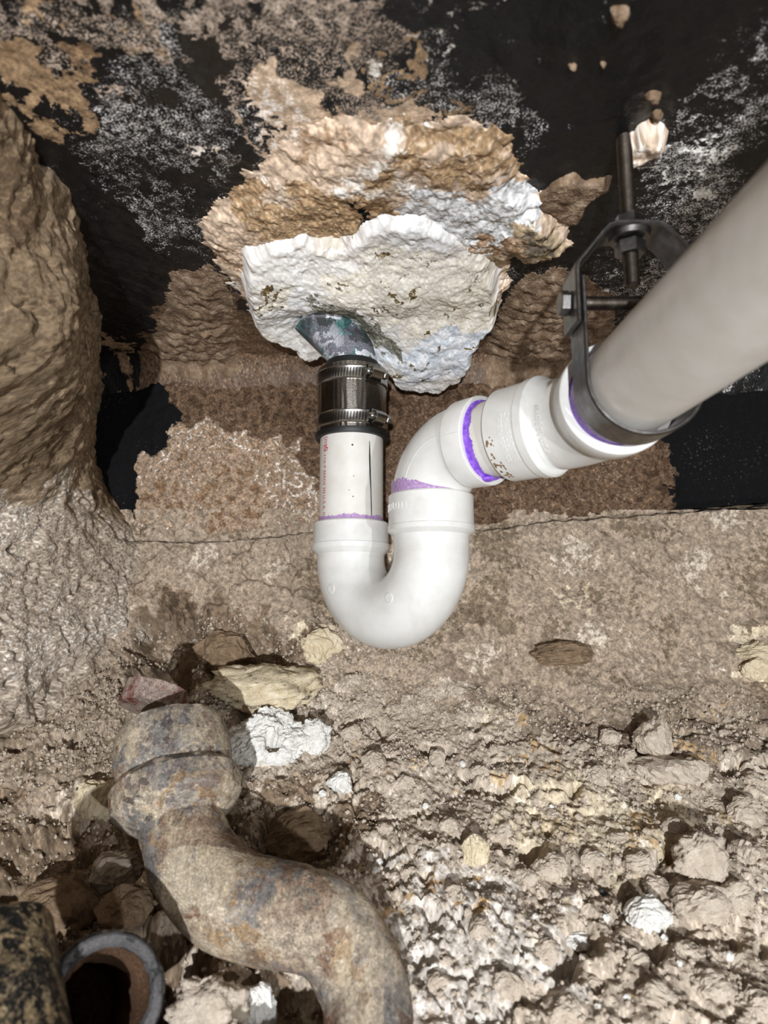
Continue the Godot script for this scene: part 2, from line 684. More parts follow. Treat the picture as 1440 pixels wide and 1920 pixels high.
func beam_foot(x: float) -> float:
	# height of the beam's lower edge
	var pts := [[-0.45, 0.096], [-0.26, 0.094], [-0.19, 0.091], [-0.12, 0.098], [-0.06, 0.106], [0.11, 0.106], [0.17, 0.113], [0.31, 0.124], [0.44, 0.134], [0.7, 0.14]]
	for i in pts.size() - 1:
		if x <= pts[i + 1][0]:
			return lerpf(pts[i][1], pts[i + 1][1], clampf((x - pts[i][0]) / (pts[i + 1][0] - pts[i][0]), 0.0, 1.0)) + 0.003 * fb.get_noise_2d(x * 25.0, 7.0)
	return 0.14

func beam_relief(x: float, y: float) -> float:
	var bare := smoothstep(-0.30, -0.26, x) * smoothstep(0.33, 0.31, x + 0.02 * fb.get_noise_2d(x * 20.0, y * 20.0))
	var d := 0.004 * fb.get_noise_2d(x * 10.0 + 40.0, y * 10.0)
	d += bare * (0.0035 * (1.0 - absf(rd.get_noise_2d(x * 30.0, y * 42.0))) + 0.005 * smoothstep(0.0, 0.2, x) * fb.get_noise_2d(x * 70.0, y * 70.0) + 0.0016 * fb.get_noise_2d(x * 120.0, y * 120.0) + 0.003)
	return d

func build_back(mb: Material, ms: Material) -> void:
	var root := Node3D.new()
	root.name = "wall_back"
	add_child(root)
	struct(root)
	root.set_meta("label", "rough concrete beam face above a bank of dug soil")
	var xs := steps(-0.66, 0.66, -0.38, 0.50, 0.0025, 0.04)
	var nv := 84
	var pos := PackedVector3Array()
	var uv := PackedVector2Array()
	for j in nv + 6:
		for x in xs:
			var foot := beam_foot(x)
			if j < 6:      # the underside of the beam, running back
				pos.append(Vector3(x, foot + 0.001 * (5 - j) * 0.6, BEAM_Z - 0.006 * (6 - j)))
				uv.append(Vector2((x + 0.42) / 0.92, (foot - 0.08) / 0.24))
			else:
				var y := lerpf(foot, 0.32, (j - 6) / (nv - 1.0))
				var round := 0.006 * smoothstep(foot + 0.008, foot, y)
				pos.append(Vector3(x, y, BEAM_Z + beam_relief(x, y) - round))
				uv.append(Vector2((x + 0.42) / 0.92, (y - 0.08) / 0.24))
	# du = x, dv = y: du x dv = +z
	part("concrete_beam", grid_mesh(pos, uv, xs.size(), nv + 6), mb, root)
	# the soil bank and the floor are one profile, cut where the bank turns into the floor
	var cut := 0.22
	var last := (prof_p.size() - 2) * STEP
	var floor_root: Node
	for k in 2:
		var ss := steps(0.0, cut, 0.0, cut, 0.0022, 0.05) if k == 0 else steps(cut, last, cut, 0.62, 0.0022, 0.05)
		xs = steps(-0.66, 0.66, -0.46 if k == 0 else -0.36, 0.46 if k == 0 else 0.36, 0.0022, 0.04)
		pos = PackedVector3Array()
		uv = PackedVector2Array()
		for s in ss:
			for x in xs:
				pos.append(soil_point(x, s))
				uv.append(Vector2((x + 0.46) / 0.92, s / 0.70))
		# du = x, dv = along the profile towards the camera and down: du x dv points down, so turn it over
		var rev := PackedVector3Array()
		var ruv := PackedVector2Array()
		var n := xs.size()
		for j in range(ss.size() - 1, -1, -1):
			for i in n:
				rev.append(pos[j * n + i])
				ruv.append(uv[j * n + i])
		if k == 0:
			part("soil_bank", grid_mesh(rev, ruv, n, ss.size()), ms, root)
		else:
			var fl := part("floor", grid_mesh(rev, ruv, n, ss.size()), ms)
			struct(fl)
			fl.set_meta("label", "dug tunnel floor of pale crumbly soil and limestone rubble")
	# earth behind and below, so that no light comes through
	var body := new_st()
	quad(body, Vector3(-0.7, -0.36, -0.86), Vector3(-0.7, 0.42, -0.86), Vector3(0.7, 0.42, -0.86), Vector3(0.7, -0.36, -0.86))
	quad(body, Vector3(-0.7, -0.36, -0.86), Vector3(0.7, -0.36, -0.86), Vector3(0.7, -0.36, 1.5), Vector3(-0.7, -0.36, 1.5))
	part("earth_behind", done(body), plain(Color(0.45, 0.38, 0.3), 1.0), root)

func left_x(y: float, z: float) -> float:
	# above, the bank bulges out and then falls back; below, it closes in towards the beam
	var top := -0.217 - lerpf(0.55, 0.06, smoothstep(0.20, 0.29, y)) * maxf(0.0, z + 0.46) - 0.36 * maxf(0.0, -z - 0.46)
	var low := -0.270 - 0.50 * maxf(0.0, z + 0.77)
	var x := lerpf(low, top, smoothstep(0.06, 0.20, y))
	x -= 0.075 * smoothstep(-0.085, -0.125, y + 0.018 * fb.get_noise_2d(z * 18.0, 3.0)) # the bank is undercut at its foot
	x += 0.011 * fb.get_noise_2d(y * 10.0, z * 10.0 + 20.0) + 0.0035 * fb.get_noise_2d(y * 38.0, z * 38.0) + 0.0014 * fb.get_noise_2d(y * 120.0, z * 120.0)
	x = maxf(x - 0.10 * smoothstep(-0.32, -0.10, z), -0.46)
	x -= 0.030 * maxf(fb.get_noise_2d(z * 42.0 + 70.0, y * 42.0) - 0.38, 0.0) + 0.0012 * (1.0 - absf(rd.get_noise_2d(z * 20.0, y * 20.0)))
	var low_w := smoothstep(0.10, 0.0, y)
	x += 0.0028 * low_w * fb.get_noise_2d(z * 80.0, y * 22.0)
	var k := ck.get_noise_2d(z * 15.0 + 0.25 * fb.get_noise_2d(z * 30.0, y * 30.0), y * 11.0) + 1.0
	x -= 0.003 * smoothstep(0.07, 0.0, k)
	return x

func build_left(m: Material) -> void:
	var zs := steps(-0.83, 1.5, -0.83, -0.20, 0.0025, 0.05)
	var ys := steps(-0.32, 0.33, -0.28, 0.30, 0.0028, 0.03)
	var pos := PackedVector3Array()
	var uv := PackedVector2Array()
	for y in ys:
		for z in zs:
			pos.append(Vector3(left_x(y, z), y, z))
			uv.append(Vector2((z + 0.83) / 0.66, (y + 0.30) / 0.62))
	# du = z, dv = y: z x y = -x; turn it over
	var n := zs.size()
	var rev := PackedVector3Array()
	var ruv := PackedVector2Array()
	for j in range(ys.size() - 1, -1, -1):
		for i in n:
			rev.append(pos[j * n + i])
			ruv.append(uv[j * n + i])
	var wall := part("wall_left", grid_mesh(rev, ruv, n, ys.size()), m)
	struct(wall)
	wall.set_meta("label", "brown earth side wall of the dug tunnel")
	var body := new_st()
	quad(body, Vector3(-0.62, -0.36, -0.86), Vector3(-0.62, 0.42, -0.86), Vector3(-0.62, 0.42, 1.5), Vector3(-0.62, -0.36, 1.5))
	part("earth_behind", done(body), plain(Color(0.45, 0.38, 0.3), 1.0), wall)

func build_right(m: Material) -> void:
	var zs := steps(-0.86, 1.5, -0.86, 0.0, 0.02, 0.06)
	var ys := steps(-0.36, 0.42, -0.36, 0.42, 0.02, 0.06)
	var pos := PackedVector3Array()
	var uv := PackedVector2Array()
	for y in ys:
		for z in zs:
			pos.append(Vector3(0.60 + 0.02 * fb.get_noise_2d(y * 8.0, z * 8.0), y, z))
			uv.append(Vector2((z + 0.83) / 0.66, (y + 0.30) / 0.62))
	var wall := part("wall_right", grid_mesh(pos, uv, zs.size(), ys.size()), m)
	struct(wall)
	wall.set_meta("label", "brown earth side wall of the tunnel beyond the white pipe")

func edge_distance(q: Vector2, pl: PackedVector2Array) -> float:
	var best := 1e9
	for i in pl.size():
		best = minf(best, q.distance_squared_to(Geometry2D.get_closest_point_to_segment(q, pl[i], pl[(i + 1) % pl.size()])))
	return sqrt(best) * (1.0 if Geometry2D.is_point_in_polygon(q, pl) else -1.0)

func crust(pl: PackedVector2Array, thick: Callable, edge: float, jag: float, cell := 0.002) -> ArrayMesh:
	# matter stuck under the slab, with a broken edge; PL: its outline seen from below
	var lo := pl[0]
	var hi := pl[0]
	for q in pl:
		lo = lo.min(q)
		hi = hi.max(q)
	lo -= Vector2.ONE * (jag + 2.0 * cell)
	hi += Vector2.ONE * (jag + 2.0 * cell)
	var nu := int((hi.x - lo.x) / cell) + 1
	var nv := int((hi.y - lo.y) / cell) + 1
	var pos := PackedVector3Array()
	var uv := PackedVector2Array()
	var keep := PackedByteArray()
	for j in nv:
		for i in nu:
			var q := lo + Vector2(i, j) * cell
			var w := q + jag * Vector2(fb.get_noise_2d(q.x * 40.0, q.y * 40.0), fb.get_noise_2d(q.x * 40.0 + 9.0, q.y * 40.0 + 5.0))
			var d := edge_distance(w, pl)
			var t: float = thick.call(q.x, q.y, maxf(d, 0.0)) * smoothstep(0.0, edge, d) if d > 0.0 else -0.004
			pos.append(Vector3(q.x, SLAB - slab_relief(q.x, q.y) - t, q.y))
			uv.append(Vector2((q.x + 0.42) / 0.86, (q.y + 0.82) / 0.61))
			keep.append(1 if d > 0.0 else 0)
	return grid_mesh(pos, uv, nu, nv, keep)


# ---------------------------------------------------------------- white plastic drain line
const IN := Vector3(-0.031, 0, -0.647)
const RISER := Vector3(0.0395, 0, -0.576)
const HANG := Vector3(0.150, 0.139, -0.392)

func primer(origin: Vector3, axis: Vector3, r: float, lo: float, hi: float, sd: int) -> ArrayMesh:
	# a film of purple primer round a pipe, from a straight edge to a brushed one
	var side := axis.cross(Vector3(0.3, 0.9, 0.4)).normalized()
	var up := axis.cross(side).normalized()
	var st := new_st()
	var n := 320
	for k in n:
		var q := []
		for e in 2:
			var a := TAU * (k + e) / n
			var d := side * cos(a) + up * sin(a)
			var t := 0.5 + 0.5 * fb.get_noise_2d(cos(a) * 1.3 + sd * 5.0, sin(a) * 1.3) + 0.22 * fb.get_noise_2d(cos(a) * 9.0, sin(a) * 9.0 + sd)
			var h := lerpf(lo, hi, clampf(t, 0.0, 1.0))
			q.append(origin + d * (r + 0.00035))
			q.append(origin + d * (r + 0.00022) + axis * h)
		st.set_smooth_group(1)
		quad(st, q[0], q[1], q[3], q[2])
	return done(st)

func arc(from: Vector3, center: Vector3, to_dir: Vector3, angle: float, n: int) -> PackedVector3Array:
	# a quarter or half turn about CENTER, starting at FROM and moving towards TO_DIR
	var out := PackedVector3Array()
	var a := from - center
	var b := to_dir.normalized() * a.length()
	for i in n + 1:
		var t := angle * i / n
		out.append(center + a * cos(t) + b * sin(t))
	return out

func build_drain() -> void:
	var pvc := mottled([[0.0, Color(0.75, 0.74, 0.715)], [0.45, Color(0.80, 0.795, 0.775)], [1.0, Color(0.84, 0.835, 0.82)]], 0.16, 0.30, 0.004, 0.0, 0, 8)
	pvc.metallic_specular = 0.5
	var pvc_pipe := mottled([[0.0, Color(0.76, 0.74, 0.70)], [0.5, Color(0.80, 0.785, 0.755)], [1.0, Color(0.83, 0.82, 0.80)]], 0.2, 0.34, 0.003, 0.0, 0, 10)
	pvc_pipe.metallic_specular = 0.5
	var purple := mottled([[0.0, Color(0.36, 0.20, 0.62)], [0.5, Color(0.50, 0.32, 0.76)], [1.0, Color(0.66, 0.54, 0.84)]], 0.03, 0.25, 0.01, 0.0, 0, 12)
	var mauve := mottled([[0.0, Color(0.50, 0.36, 0.56)], [0.5, Color(0.62, 0.50, 0.66)], [1.0, Color(0.76, 0.70, 0.77)]], 0.02, 0.4, 0.0, 0.0, 0, 14)
	var red := plain(Color(0.66, 0.07, 0.12), 0.5)
	var scratch := plain(Color(0.16, 0.14, 0.12), 0.7)
	var mud := mottled([[0.0, Color(0.36, 0.27, 0.18)], [1.0, Color(0.60, 0.50, 0.38)]], 0.01, 0.95, 0.02)

	var line := thing("drain_line", "new white plastic drain trap with elbow, angled fitting and pipe under the slab", "drain pipe")

	# upright inlet pipe with red print
	var inlet := part("inlet_pipe", tube(PackedVector3Array([IN + Vector3(0, 0.060, 0), IN + Vector3(0, 0.20, 0)]), PackedFloat32Array([0.0302, 0.0302]), 64), pvc_pipe, line)
	inlet.set_meta("label", "upright white inlet pipe with red printed letters")
	var face := Vector3(-0.80, 0, 0.60).normalized()
	part("printed_text", lettering("CP-110-P MADE IN U.S.A. 022", 0.0039, IN + Vector3(0, 0.1265, 0), Vector3.DOWN, face, 0.0303, false, 0.00008, false), red, inlet)
	part("printed_text", lettering("(nsf)", 0.0052, IN + Vector3(0, 0.1635, 0), Vector3.DOWN, Vector3(-0.76, 0, 0.65).normalized(), 0.0303, false, 0.00008, false), red, inlet)
	part("primer_stain", primer(IN + Vector3(0, 0.0905, 0), Vector3.UP, 0.0302, 0.003, 0.009, 3), mauve, inlet)
	var sc := new_st()
	var sd0 := PackedVector2Array([Vector2(0.165, 0.62), Vector2(0.150, 0.63), Vector2(0.135, 0.645), Vector2(0.118, 0.68), Vector2(0.102, 0.70), Vector2(0.092, 0.71)])
	for i in sd0.size() - 1:
		var w := [0.0003, 0.0009, 0.0008, 0.0005, 0.0006, 0.0003]
		var q := []
		for e in 2:
			var a: float = sd0[i + e].y
			for sgn in [-1.0, 1.0]:
				var b: float = a + sgn * w[i + e] / 0.0302
				q.append(IN + Vector3(sin(b) * 0.03035, sd0[i + e].x, cos(b) * 0.03035))
		quad(sc, q[0], q[1], q[3], q[2])
	part("scratch", done(sc), scratch, inlet)
	var fleck := stone_mesh(77, 5, 7)
	for q in [[0.160, 0.07, 0.0011], [0.112, 0.10, 0.0007], [0.118, -0.02, 0.0005], [0.131, 0.12, 0.0006]]:
		var o := part("mud_fleck", fleck, scratch, inlet)
		o.position = IN + Vector3(sin(q[1]) * 0.0302, q[0], cos(q[1]) * 0.0302)
		o.scale = Vector3(q[2], q[2] * 0.8, q[2] * 0.35)

	# U bend with its two sockets
	var mid := (IN + RISER) / 2.0 + Vector3(0, 0.058, 0)
	var dir := (RISER - IN).normalized()
	var path := PackedVector3Array()
	var rad := PackedFloat32Array()
	for q in [[0.0918, 0.0342], [0.0908, 0.0352], [0.0905, 0.0355], [0.0722, 0.0355], [0.0716, 0.0357], [0.0712, 0.0365], [0.0672, 0.0365], [0.0665, 0.0362], [0.0618, 0.0318], [0.0600, 0.0315]]:
		path.append(IN + Vector3(0, q[0], 0))
		rad.append(q[1])
	for q in arc(IN + Vector3(0, 0.058, 0), mid, Vector3.DOWN, PI, 36):
		path.append(q)
		rad.append(0.0315)
	for q in [[0.0700, 0.0315], [0.0708, 0.0318], [0.0740, 0.0362], [0.0745, 0.0366], [0.0785, 0.0366], [0.0790, 0.0358], [0.1038, 0.0358], [0.1042, 0.0355], [0.1052, 0.0345]]:
		path.append(RISER + Vector3(0, q[0], 0))
		rad.append(q[1])
	var bend := part("trap_bend", tube(path, rad, 72), pvc, line)
	bend.set_meta("label", "white U-shaped trap bend with two sockets")
	part("raised_letters", lettering("CHARLOTTE", 0.0058, RISER + Vector3(0, 0.0935, 0), Vector3.UP, Vector3(-0.90, 0, 0.44).normalized(), 0.0358, true, 0.0004), pvc, bend)
	for e in [[0.06, 0.1045, 0.096], [0.66, 0.103, 0.079]]:
		var tick := new_st()
		var d := Vector3(sin(e[0] - 0.1), 0, cos(e[0] - 0.1))
		var s2 := Vector3(d.z, 0, -d.x) * 0.0004
		quad(tick, RISER + d * 0.0361 - s2 + Vector3(0, e[1], 0), RISER + d * 0.0361 + s2 + Vector3(0, e[1], 0), RISER + d * 0.0361 + s2 + Vector3(0, e[2], 0), RISER + d * 0.0361 - s2 + Vector3(0, e[2], 0))
		part("mould_line", done(tick), pvc_pipe, bend)
	# round ejector marks of the mould on the bend, facing the tunnel
	var nrm := dir.cross(Vector3.UP).normalized()
	if nrm.z < 0:
		nrm = -nrm
	for ang in [0.62, 2.25]:
		var on := mid - dir * cos(ang) * 0.05 + Vector3.DOWN * sin(ang) * 0.05
		var o := part("mould_mark", tube(PackedVector3Array([on + nrm * 0.030, on + nrm * 0.0318, on + nrm * 0.0321]), PackedFloat32Array([0.0044, 0.0044, 0.0038]), 20), pvc, bend)
		o.set_meta("label", "small round raised mould mark")

	# quarter bend
	path = PackedVector3Array()
	rad = PackedFloat32Array()
	for q in [[0.098, 0.0325], [0.1015, 0.0326]]:
		path.append(RISER + Vector3(0, q[0], 0))
		rad.append(q[1])
	var ec := RISER + Vector3(0, 0.102, 0) + dir * 0.040
	for q in arc(RISER + Vector3(0, 0.102, 0), ec, Vector3.UP, PI / 2, 20):
		path.append(q)
		rad.append(0.0328)
	var ax := RISER + Vector3(0, 0.142, 0)
	for q in [[0.0405, 0.0329], [0.0408, 0.0352], [0.0414, 0.0358], [0.0592, 0.0362], [0.0602, 0.0358], [0.0606, 0.0350], [0.0606, 0.0312], [0.0590, 0.0300]]:
		path.append(ax + dir * q[0])
		rad.append(q[1])
	var elbow := part("quarter_bend", tube(path, rad, 72, true, false), pvc, line)
	elbow.set_meta("label", "white quarter bend rising out of the trap")
	part("primer_stain", primer(RISER + Vector3(0, 0.1045, 0), Vector3.UP, 0.0332, 0.004, 0.017, 5), mauve, elbow)
	var seam := new_st()
	var sp := arc(RISER + Vector3(0, 0.112, 0), ec, Vector3.UP, PI / 2, 20)
	part("mould_line", tube(arc(RISER + Vector3(0, 0.104, 0) + nrm * 0.0326, ec + nrm * 0.0326 + dir * 0.002, Vector3.UP, PI / 2, 16), even([0.0005, 0.0005], 17), 6), pvc, elbow)
	part("mould_line", tube(PackedVector3Array([ax + dir * 0.0415 + nrm * 0.0357, ax + dir * 0.0590 + nrm * 0.0360]), even([0.0004, 0.0004], 2), 6), pvc, elbow)

	# short pipe between the fittings
	var short := part("short_pipe", tube(PackedVector3Array([ax + dir * 0.050, ax + dir * 0.10]), PackedFloat32Array([0.0302, 0.0302]), 64), pvc_pipe, line)
	part("primer_stain", primer(ax + dir * 0.0585, dir, 0.0303, 0.005, 0.010, 9), purple, short)
	var bead := PackedVector3Array()
	for k in 65:
		var a := TAU * k / 64.0
		bead.append(ax + dir * 0.0600 + (nrm * cos(a) + Vector3.UP * sin(a)) * 0.0310)
	part("primer_bead", tube(bead, even([0.0011, 0.0018, 0.0012, 0.0010, 0.0016, 0.0024, 0.0011], 65), 8, false, false), purple, short)
	var drip := part("primer_bead", stone_mesh(5, 8, 12, 0.2, Vector3.ONE, Vector3.ZERO, 0.3, false), purple, short)
	drip.position = ax + dir * 0.0625 + Vector3(0, -0.0318, 0) + nrm * 0.004
	drip.scale = Vector3(0.0065, 0.0028, 0.0045)

	# eighth bend: the line turns along the tunnel
	var turn := ax + dir * 0.151 + Vector3(0, -0.001, 0)
	var go := Vector3(0.04, -0.012, 1.0).normalized()
	path = PackedVector3Array()
	rad = PackedFloat32Array()
	for q in [[0.0808, 0.0312], [0.0808, 0.0350], [0.0818, 0.0360], [0.1085, 0.0364], [0.1092, 0.0376], [0.1160, 0.0378], [0.1172, 0.0370], [0.1215, 0.0335], [0.1235, 0.0328]]:
		path.append(ax + dir * q[0])
		rad.append(q[1])
	for i in 13:
		var t := i / 12.0
		var p0 := turn - dir * 0.022
		var p2 := turn + go * 0.022
		path.append(p0.lerp(turn, t).lerp(turn.lerp(p2, t), t))
		rad.append(0.0328)
	for q in [[0.0260, 0.0330], [0.0290, 0.0362], [0.0300, 0.0366], [0.0452, 0.0374], [0.0464, 0.0370], [0.0470, 0.0362], [0.0470, 0.0315], [0.0450, 0.0300]]:
		path.append(turn + go * q[0])
		rad.append(q[1])
	var eighth := part("eighth_bend", tube(path, rad, 72, false, false), pvc, line)
	eighth.set_meta("label", "white angled fitting with a raised ring and cast letters")
	# cast letters: they read downwards round the socket, tops towards the ring
	var seen_from := (Vector3(0, 0.03, 0) - (ax + dir * 0.10))
	seen_from = (seen_from - dir * seen_from.dot(dir)).normalized()
	var f2 := seen_from.rotated(dir, 0.10)
	part("raised_letters", lettering("CHARLOTTE", 0.0050, ax + dir * 0.1035, dir, f2, 0.0362, true, 0.0004), pvc, eighth)
	part("raised_letters", lettering("PIPE & FDRY CO", 0.0036, ax + dir * 0.0975, dir, f2, 0.0362, true, 0.0004), pvc, eighth)
	part("raised_letters", lettering("CA 16", 0.0042, ax + dir * 0.1325, dir, f2.rotated(dir, 0.05), 0.0329, true, 0.0004), pvc, eighth)
	part("raised_letters", lettering("MADE IN U.S.A", 0.0038, ax + dir * 0.1275, dir, f2, 0.0334, true, 0.0004), pvc, eighth)
	for k in 34:
		var a := rng.randf_range(-1.1, -0.5) if k > 9 else rng.randf_range(-0.5, 0.3)
		var s := rng.randf_range(0.083, 0.090)
		var out := f2.rotated(dir, -a * 0.95)
		var o := part("mud_fleck", fleck, mud, eighth)
		o.position = ax + dir * s + out * 0.0360
		o.basis = Basis(out.cross(dir).normalized(), dir, out) * Basis.from_scale(Vector3(rng.randf_range(0.0006, 0.0024), rng.randf_range(0.0004, 0.0012), 0.0004))
	part("primer_stain", primer(turn + go * 0.0455, go, 0.0304, 0.012, 0.017, 15), purple, eighth)

	# the long pipe towards and past the camera
	var long := part("long_pipe", tube(PackedVector3Array([turn + go * 0.045, turn + go * 1.75]), PackedFloat32Array([0.0302, 0.0302]), 96), pvc_pipe, line)
	long.set_meta("label", "long smooth white drain pipe running along the tunnel")


# ---------------------------------------------------------------- metal fittings
func build_coupling() -> void:
	var steel := mottled([[0.0, Color(0.50, 0.48, 0.45)], [1.0, Color(0.62, 0.60, 0.57)]], 0.05, 0.24, 0.012, 1.0, 1, 4)
	var band := mottled([[0.0, Color(0.55, 0.54, 0.52)], [1.0, Color(0.68, 0.67, 0.65)]], 0.03, 0.26, 0.0, 1.0, 1, 5)
	var rubber := plain(Color(0.045, 0.05, 0.05), 0.55)
	var dark := plain(Color(0.09, 0.085, 0.08), 0.5, 0.6)
	var root := thing("shielded_coupling", "stainless steel shielded rubber coupling with two band clamps above white pipe", "pipe coupling")
	var ring := func(called: String, lev: Array, m: Material, parent: Node) -> MeshInstance3D:
		var p := PackedVector3Array()
		var r := PackedFloat32Array()
		for q in lev:
			p.append(IN + Vector3(0, q[0], 0))
			r.append(q[1])
		return part(called, tube(p, r, 72), m, parent)
	ring.call("rubber_gasket", [[0.1720, 0.0325], [0.1722, 0.0345], [0.1745, 0.0352], [0.1770, 0.0350], [0.1772, 0.0328], [0.2405, 0.0320], [0.2425, 0.0265], [0.2485, 0.0258], [0.2490, 0.0235]], rubber, root)
	# the shield is a thin sheet pressed in shallow ripples
	var st := new_st()
	st.set_smooth_group(1)
	var n := 180
	for k in n:
		for j in 14:
			var q := []
			for e in [[0, 0], [0, 1], [1, 1], [1, 0]]:
				var a: float = TAU * (k + e[1]) / n
				var y: float = 0.1775 + (j + e[0]) * 0.0625 / 14.0
				var r := 0.0331 + 0.00045 * fb.get_noise_2d(cos(a) * 5.0 + sin(a) * 3.0, sin(a) * 9.0 + y * 18.0) + 0.00008 * sin(a * 46.0)
				q.append(IN + Vector3(cos(a) * r, y, sin(a) * r))
			quad(st, q[0], q[3], q[2], q[1])
	part("steel_shield", done(st), steel, root)
	for e in [[0.1805, 0.10], [0.2225, 0.0]]:
		var y0: float = e[0]
		var b: MeshInstance3D = ring.call("band_clamp", [[y0, 0.0332], [y0, 0.0343], [y0 + 0.0007, 0.0348], [y0 + 0.0014, 0.0344], [y0 + 0.0116, 0.0344], [y0 + 0.0123, 0.0348], [y0 + 0.0130, 0.0343], [y0 + 0.0130, 0.0332]], band, root)
		b.set_meta("label", "slotted steel band clamp with worm screw")
		var slots := new_st()
		for k in 20:
			var a: float = -1.15 + k * 0.082 + e[1]
			if a > 0.40 + e[1]:
				continue
			var t := Vector3(cos(a), 0, -sin(a)) * 0.00045
			var c := IN + Vector3(sin(a), 0, cos(a)) * 0.03452 + Vector3(0, y0 + 0.0065, 0)
			var h := Vector3(0, 0.0040, 0)
			var lean := Vector3(cos(a), 0, -sin(a)) * 0.0004
			quad(slots, c - t - h - lean, c - t + h + lean, c + t + h + lean, c + t - h - lean)
		part("clamp_slots", done(slots), dark, b)
		# worm housing: a half round shell lying along the band
		var a: float = 0.66 + e[1]
		var out := Vector3(sin(a), 0, cos(a))
		var tan := Vector3(cos(a), 0, -sin(a))
		var c := IN + out * 0.0378 + Vector3(0, y0 + 0.0065, 0)
		var house := part("worm_housing", tube(PackedVector3Array([c - tan * 0.0065, c - tan * 0.0060, c + tan * 0.0062, c + tan * 0.0066]), PackedFloat32Array([0.0047, 0.0055, 0.0055, 0.0047]), 24), band, b)
		var saddle := new_st()
		var up := Vector3.UP * 0.0072
		var s0 := c - out * 0.0034
		for f in [[-1.0, 1.0]]:
			var l := tan * 0.0075
			quad(saddle, s0 - l - up, s0 - l + up, s0 + l + up, s0 + l - up)
			quad(saddle, s0 - l - up + out * 0.002, s0 - l + up + out * 0.002, s0 + l + up + out * 0.002, s0 + l - up + out * 0.002)
			quad(saddle, s0 - l - up, s0 + l - up, s0 + l - up + out * 0.002, s0 - l - up + out * 0.002)
			quad(saddle, s0 - l + up, s0 + l + up, s0 + l + up + out * 0.002, s0 - l + up + out * 0.002)
		part("saddle", done(saddle), band, b)
		var tip := part("screw_tip", stone_mesh(3, 10, 16, 0.0, Vector3.ONE, Vector3.ZERO, 0.3, false), band, b)
		tip.position = c - tan * 0.0085
		tip.scale = Vector3.ONE * 0.0036
		var neck := part("worm_screw", tube(PackedVector3Array([c - tan * 0.008, c + tan * 0.0095]), PackedFloat32Array([0.0028, 0.0028]), 16), band, b)
		var head := part("screw_head", prism(6, 0.0042, 0.0050), band, b)
		head.position = c + tan * 0.0085
		head.basis = Basis(out, tan, out.cross(tan))

func build_copper() -> void:
	var patina := patchy([
		[Color(0.42, 0.42, 0.45), Color(0.27, 0.26, 0.29), Color(0.62, 0.63, 0.66), 0.36, 0.24, 0.25, 1],     # grey tarnish
		[Color(0.24, 0.42, 0.41), Color(0.12, 0.24, 0.24), Color(0.44, 0.60, 0.58), 0.34, 0.24, 0.30, 1],     # verdigris
		[Color(0.88, 0.89, 0.90), Color(0.74, 0.76, 0.78), Color(0.94, 0.94, 0.94), 0.26, 0.30, 0.12, 1],     # lime
		[Color(0.22, 0.21, 0.21), Color(0.14, 0.14, 0.14), Color(0.40, 0.40, 0.42), 0.34, 0.16, 0.25, 1],     # dark tarnish
	], [30, 16, 14], 0.11, 0.65, 0.015, 31, 60.0, 0.1)
	var root := thing("copper_elbow", "tarnished grey-green copper drain elbow coming out of white concrete lump", "pipe elbow")
	var a := IN + Vector3(0, 0.238, 0)
	var b := IN + Vector3(0.000, 0.262, 0)
	var c := IN + Vector3(-0.036, 0.293, 0.012)
	var d := (c - b).normalized()
	var path := PackedVector3Array()
	var rad := PackedFloat32Array()
	path.append(a)
	rad.append(0.0232)
	path.append(a + Vector3(0, 0.0095, 0))
	rad.append(0.0236)
	for i in 13:
		var t := i / 12.0
		path.append((b - Vector3(0, 0.013, 0)).lerp(b, t).lerp(b.lerp(b + d * 0.016, t), t))
		rad.append(0.0236)
	part("socket_elbow", tube(path, rad, 48, true, true, 0.0004, 90.0), patina, root)
	part("socket_rim", tube(PackedVector3Array([b + d * 0.0158, b + d * 0.0162, b + d * 0.0185, b + d * 0.0190]), PackedFloat32Array([0.0232, 0.0242, 0.0242, 0.0225]), 48), patina, root)
	part("copper_stub", tube(PackedVector3Array([b + d * 0.014, b + d * 0.055]), PackedFloat32Array([0.0222, 0.0222]), 48, true, true, 0.0004, 90.0), patina, root)

